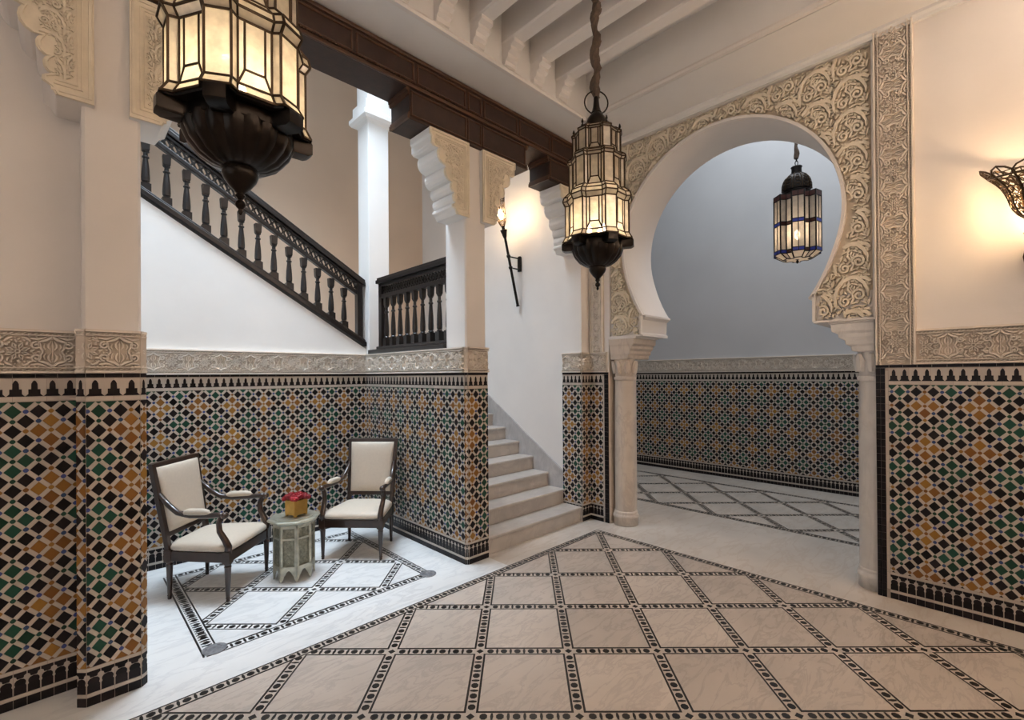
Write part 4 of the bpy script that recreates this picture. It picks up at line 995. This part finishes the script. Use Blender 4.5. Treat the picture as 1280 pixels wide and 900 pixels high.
# corridor lantern of striped milk glass
def corridor_lantern(loc):
    t = empty('corridor_lantern', loc, label='white and blue striped glass lantern hanging beyond the arch', category='lantern')
    n = 6
    def outline(r, o=0):
        P = []
        for k in range(n):
            a = 2*PI*k/n+o; d = Vector((math.cos(a), math.sin(a))); q = Vector((-d.y, d.x)); w = r*.26
            P += [d*r*.70-q*w, d*r-q*w, d*r+q*w, d*r*.70+q*w]
        return P
    R = .225; P = outline(R, .3); N = len(P)
    zs = [.10, .40, .435, .70]
    fr = mb('black_iron')
    for i in range(N):
        j = (i+1) % N; a, b = P[i], P[j]; L = (b-a).length; cnt = 2 if L > .09 else 1
        fr.bar((*a, .055), (*a, .765), .012)
        for c in range(cnt):
            p, q = a+(b-a)*c/cnt, a+(b-a)*(c+1)/cnt
            for z0, z1 in ((.10, .395), (.435, .70)):
                m = mb('milk_glass'); m.poly([(*p, z0), (*q, z0), (*q, z1), (*p, z1)]); m.build('glass_strip', t)
            if c: fr.bar((*p, .06), (*p, .76), .008)
            for z0, z1, mm in ((.395, .435, 'blue_glass' if i % 4 == 1 else 'red_wood'), (.06, .10, 'blue_glass' if i % 4 != 3 else 'red_wood'), (.70, .76, 'red_wood')):
                m = mb(mm); e = (q-p).normalized()*.004; nn = Vector((e.y, -e.x)).normalized()*.004
                m.prism([(*(p+e-nn), z0), (*(q-e-nn), z0), (*(q-e+nn), z0), (*(p+e+nn), z0)], [(*(p+e-nn), z1), (*(q-e-nn), z1), (*(q-e+nn), z1), (*(p+e+nn), z1)]); m.build('coloured_block', t)
        for z in (.06, .10, .395, .435, .70, .76): fr.bar((*a, z), (*b, z), .009)
    Q = outline(R*.62, .3)
    for i in range(0, N): fr.bar((*P[i], .06), (*Q[i], .0), .008); fr.bar((*Q[i], .0), (*Q[(i+1) % N], .0), .008)
    fr.build('frame', t)
    for i in range(N):
        j = (i+1) % N; m = mb('milk_glass'); m.poly([(*P[i], .06), (*P[j], .06), (*Q[j], .0), (*Q[i], .0)]); m.build('bottom_pane', t)
    m = mb('milk_glass'); m.poly([(*q, .0) for q in Q]); m.build('bottom_pane', t)
    m = mb('black_iron'); m.lathe([(.001, -.05), (.012, -.04), (.014, -.02), (.006, -.005), (.02, .0)], 10); m.build('finial', t, True)
    m = mb('red_wood'); m.loops([[(*p, .755) for p in P], [(*p, .765) for p in outline(R*1.02, .3)], [(*p, .772) for p in outline(R*.7, .3)]]); m.build('roof_plate', t)
    m = mb('black_iron'); m.lathe([(.125, .765), (.120, .80), (.132, .81), (.128, .83)], 24); m.lathe([(.142, .83), (.140, .90), (.125, .96), (.095, 1.005), (.06, 1.03), (.05, 1.035)], 24)
    m.lathe([(.05, 1.03), (.052, 1.04), (.050, 1.10), (.058, 1.115), (.05, 1.125), (.0, 1.13)], 16); d = m.build('dome', t, True)
    m = mb('filigree'); prof = [(.143, .83), (.141, .90), (.126, .96), (.096, 1.005), (.061, 1.03)]
    def on_dome(z_, a):
        for (r0, z0), (r1, z1) in zip(prof, prof[1:]):
            if z_ <= z1: r = (r0+(r1-r0)*max(0, z_-z0)/(z1-z0))+.002; return (r*math.cos(a), r*math.sin(a), z_)
        return (.062*math.cos(a), .062*math.sin(a), z_)
    for k in range(10):
        a = 2*PI*k/10
        m.tube([on_dome(.83+.2*i/6, a) for i in range(7)], .006, 5)
        for zc, wd in ((.855, .20), (.895, .20), (.935, .18), (.972, .15)):
            m.tube([on_dome(zc+.016*math.sin(q), a+.314+wd*math.cos(q)) for q in [PI/4*i for i in range(9)]], .0035, 4)
    m.build('dome_filigree', d)
    m = mb('black_iron')
    z = 1.13
    for i in range(2):
        c = z+.035+i*.05; pts = [((.014*math.cos(q) if i % 2 else 0), (0 if i % 2 else .014*math.cos(q)), c+.03*math.sin(q)) for q in [2*PI*k/10 for k in range(11)]]; m.tube(pts, .005, 5)
    m.build('chain', t, True)
    m = mb('rope'); m.tube([(.004*math.sin(i), .004*math.cos(i*1.3), 1.22+i*.03) for i in range(int((6.2-loc[2]-1.22)/.03)+1)], [.022+.006*math.sin(i*.9) for i in range(int((6.2-loc[2]-1.22)/.03)+1)], 8); m.build('cord_sleeve', t, True)
    m = mb('bulb_corridor'); m.lathe([(.001, .24), (.02, .26), (.03, .30), (.02, .34), (.001, .36)], 12); m.build('bulb', t, 'all')
    return t
cl = corridor_lantern((5.87, 1.475, 2.835)); cl.scale = (1, 1, .93)

# ================================================================== TORCH AND WALL SCONCE
def basis(axis):
    z = Vector(axis).normalized(); x = Vector((0, 1, 0)).cross(z).normalized(); y = z.cross(x)
    return Matrix(((x.x, y.x, z.x, 0), (x.y, y.y, z.y, 0), (x.z, y.z, z.z, 0), (0, 0, 0, 1)))
def cup(parent, prof, n, mtx, thick, loops_h, material='filigree'):
    "pierced flaring cup: ribs, hoops, curled filigree and a crown of pointed loops"
    def P(h, a):
        for (r0, z0), (r1, z1) in zip(prof, prof[1:]):
            if h <= z1 or (r1, z1) == prof[-1]: f = (h-z0)/(z1-z0); r = r0+(r1-r0)*f; return Vector((r*math.cos(a), r*math.sin(a), h))
    h0, h1 = prof[0][1], prof[-1][1]
    m = mb(material)
    for k in range(n):
        a = 2*PI*k/n; m.tube([P(h0+(h1-h0)*i/8, a) for i in range(9)], thick*1.3, 5)
        st = 2*PI/n
        for q in range(5):
            hc = h0+(h1-h0)*(.12+.19*q); e = (h1-h0)*.085
            for sg in (.27, .73): m.tube([P(hc+e*math.sin(b), a+st*sg+st*.20*math.cos(b)) for b in [2*PI*i/8 for i in range(9)]], thick*.7, 4)
    for f in (0, .25, .5, .75, 1): m.tube([P(h0+(h1-h0)*f, 2*PI*i/36) for i in range(37)], thick*(1.4 if f in (0, 1) else .8), 5)
    o = m.build('pierced_cup', parent); o.matrix_local = mtx
    for k in range(n):
        a = 2*PI*(k+.5)/n; st = 2*PI/n; r = prof[-1][0]; m = mb(material)
        fl = (prof[-1][0]-prof[-2][0])/(prof[-1][1]-prof[-2][1])
        q = [(-.46, 0), (-.48, .45), (-.30, .8), (0, 1.05), (.30, .8), (.48, .45), (.46, 0)]
        pts = [Vector(((r+fl*loops_h*y*.9)*math.cos(a+st*x), (r+fl*loops_h*y*.9)*math.sin(a+st*x), h1+loops_h*y)) for x, y in q]
        m.tube(pts, thick*1.2, 5); m.tube([(pts[0]+pts[-1])/2, pts[3]], thick*.7, 4); m.tube([pts[1], (pts[3]+pts[0]+pts[-1])/3, pts[5]], thick*.7, 4)
        c = m.build('crown_loop', parent); c.matrix_local = mtx
def torch(loc, label):
    "pole torch leaning off its wall plate; the wall is at +x of its root"
    t = empty('wall_torch', loc, label=label, category='torch')
    m = mb('black_iron'); m.extr([(-.028, -.085), (.028, -.085), (.028, .085), (.018, .10), (-.018, .10), (-.028, .085)], 'x', -.022, 0); bevel(m.build('wall_plate', t), .004, 1)
    axis = Vector((-.26, 0, 1)).normalized(); base = Vector((-.045, .0, -.50))
    at_ = lambda h: base+axis*h
    m = mb('black_iron'); m.tube([at_(0), at_(.01), at_(.85)], [.012, .017, .015], 10)
    m.build('pole', t, True)
    mt = Matrix.Translation(at_(0)) @ basis(axis)
    m = mb('black_iron'); m.lathe([(.020, -.01), (.022, 0), (.014, .02)], 12); o = m.build('pole_cap', t, True); o.matrix_local = mt
    m = mb('black_iron'); m.lathe([(.016, .80), (.024, .82), (.030, .85), (.040, .885), (.042, .895), (.02, .90), (.018, .92), (.024, .94)], 14); o = m.build('pole_collar', t, True); o.matrix_local = mt
    for z in (-.06, .07):
        hx = (z+.50)/axis.z
        p = at_(hx); m = mb('black_iron'); m.tube([(-.01, 0, z), (p.x, 0, z)], .008, 8); m.build('arm', t, True)
        m = mb('black_iron'); m.lathe([(.016, hx-.018), (.024, hx-.012), (.024, hx+.012), (.016, hx+.018)], 10); o = m.build('pole_ring', t, True); o.matrix_local = mt
    cup(t, [(.022, .94), (.050, 1.0), (.056, 1.06), (.060, 1.16), (.072, 1.23)], 8, mt, .0035, .045)
    m = mb('bulb_torch'); m.lathe([(.001, 1.01), (.020, 1.03), (.030, 1.065), (.022, 1.10), (.008, 1.13), (.001, 1.14)], 12); o = m.build('bulb', t, 'all'); o.matrix_local = mt
torch((3.962, 3.965, 2.90), 'slim black torch lamp leaning off the wall above the stairs')
def sconce(loc, label, solid=False):
    t = empty('wall_sconce', loc, label=label, category='sconce')
    axis = Vector((-.22, 0, 1)).normalized(); mt = Matrix.Translation((-.20, 0, 0)) @ basis(axis)
    cup(t, [(.045, -.02), (.085, .02), (.105, .06), (.12, .12), (.15, .185), (.195, .235)], 12, mt, .0045, .05)
    m = mb('filigree'); m.lathe([(.001, -.14), (.02, -.13), (.03, -.11), (.055, -.105), (.06, -.095), (.03, -.085), (.025, -.05), (.045, -.02)], 16); o = m.build('cup_foot', t, True); o.matrix_local = mt
    m = mb('filigree'); m.tube([(-.18, 0, -.13), (-.15, 0, -.22), (-.08, 0, -.26), (0, 0, -.22)], .012, 8); m.build('arm', t, True)
    m = mb('filigree'); m.extr([(-.04, -.30), (.04, -.30), (.055, -.2), (.04, -.12), (-.04, -.12), (-.055, -.2)], 'x', -.02, .0); bevel(m.build('wall_plate', t), .004, 1)
    if solid: m = mb('filigree'); m.lathe([(.04, -.03), (.08, .015), (.10, .06), (.115, .12), (.145, .185), (.14, .185), (.11, .12), (.095, .06), (.075, .02), (.0, -.02)], 24); o = m.build('added_reflector_bowl', t, True); o.matrix_local = mt  # solid bowl only in the added uplights, throws their light upward
    m = mb('bulb_added_uplight' if solid else 'bulb_sconce'); m.lathe([(.001, .02), (.022, .04), (.034, .085), (.024, .125), (.001, .15)], 12); o = m.build('bulb', t, 'all'); o.matrix_local = mt
    return t
sconce((4.078, -.215, 2.445), 'flaring pierced metal wall sconce cut by the right edge')

for loc, rz, lb in (((1.6, -2.398, 2.6), -PI/2, 'unseen uplight sconce added behind the camera, right of the pair'), ((-.8, -2.398, 2.6), -PI/2, 'unseen uplight sconce added behind the camera, left of the pair'), ((4.078, -1.5, 2.6), 0, 'unseen uplight sconce added on the right wall, out of view')):  # unseen uplights added to brighten the ceiling
    o = sconce(loc, lb, True); o.rotation_euler = (0, 0, rz)
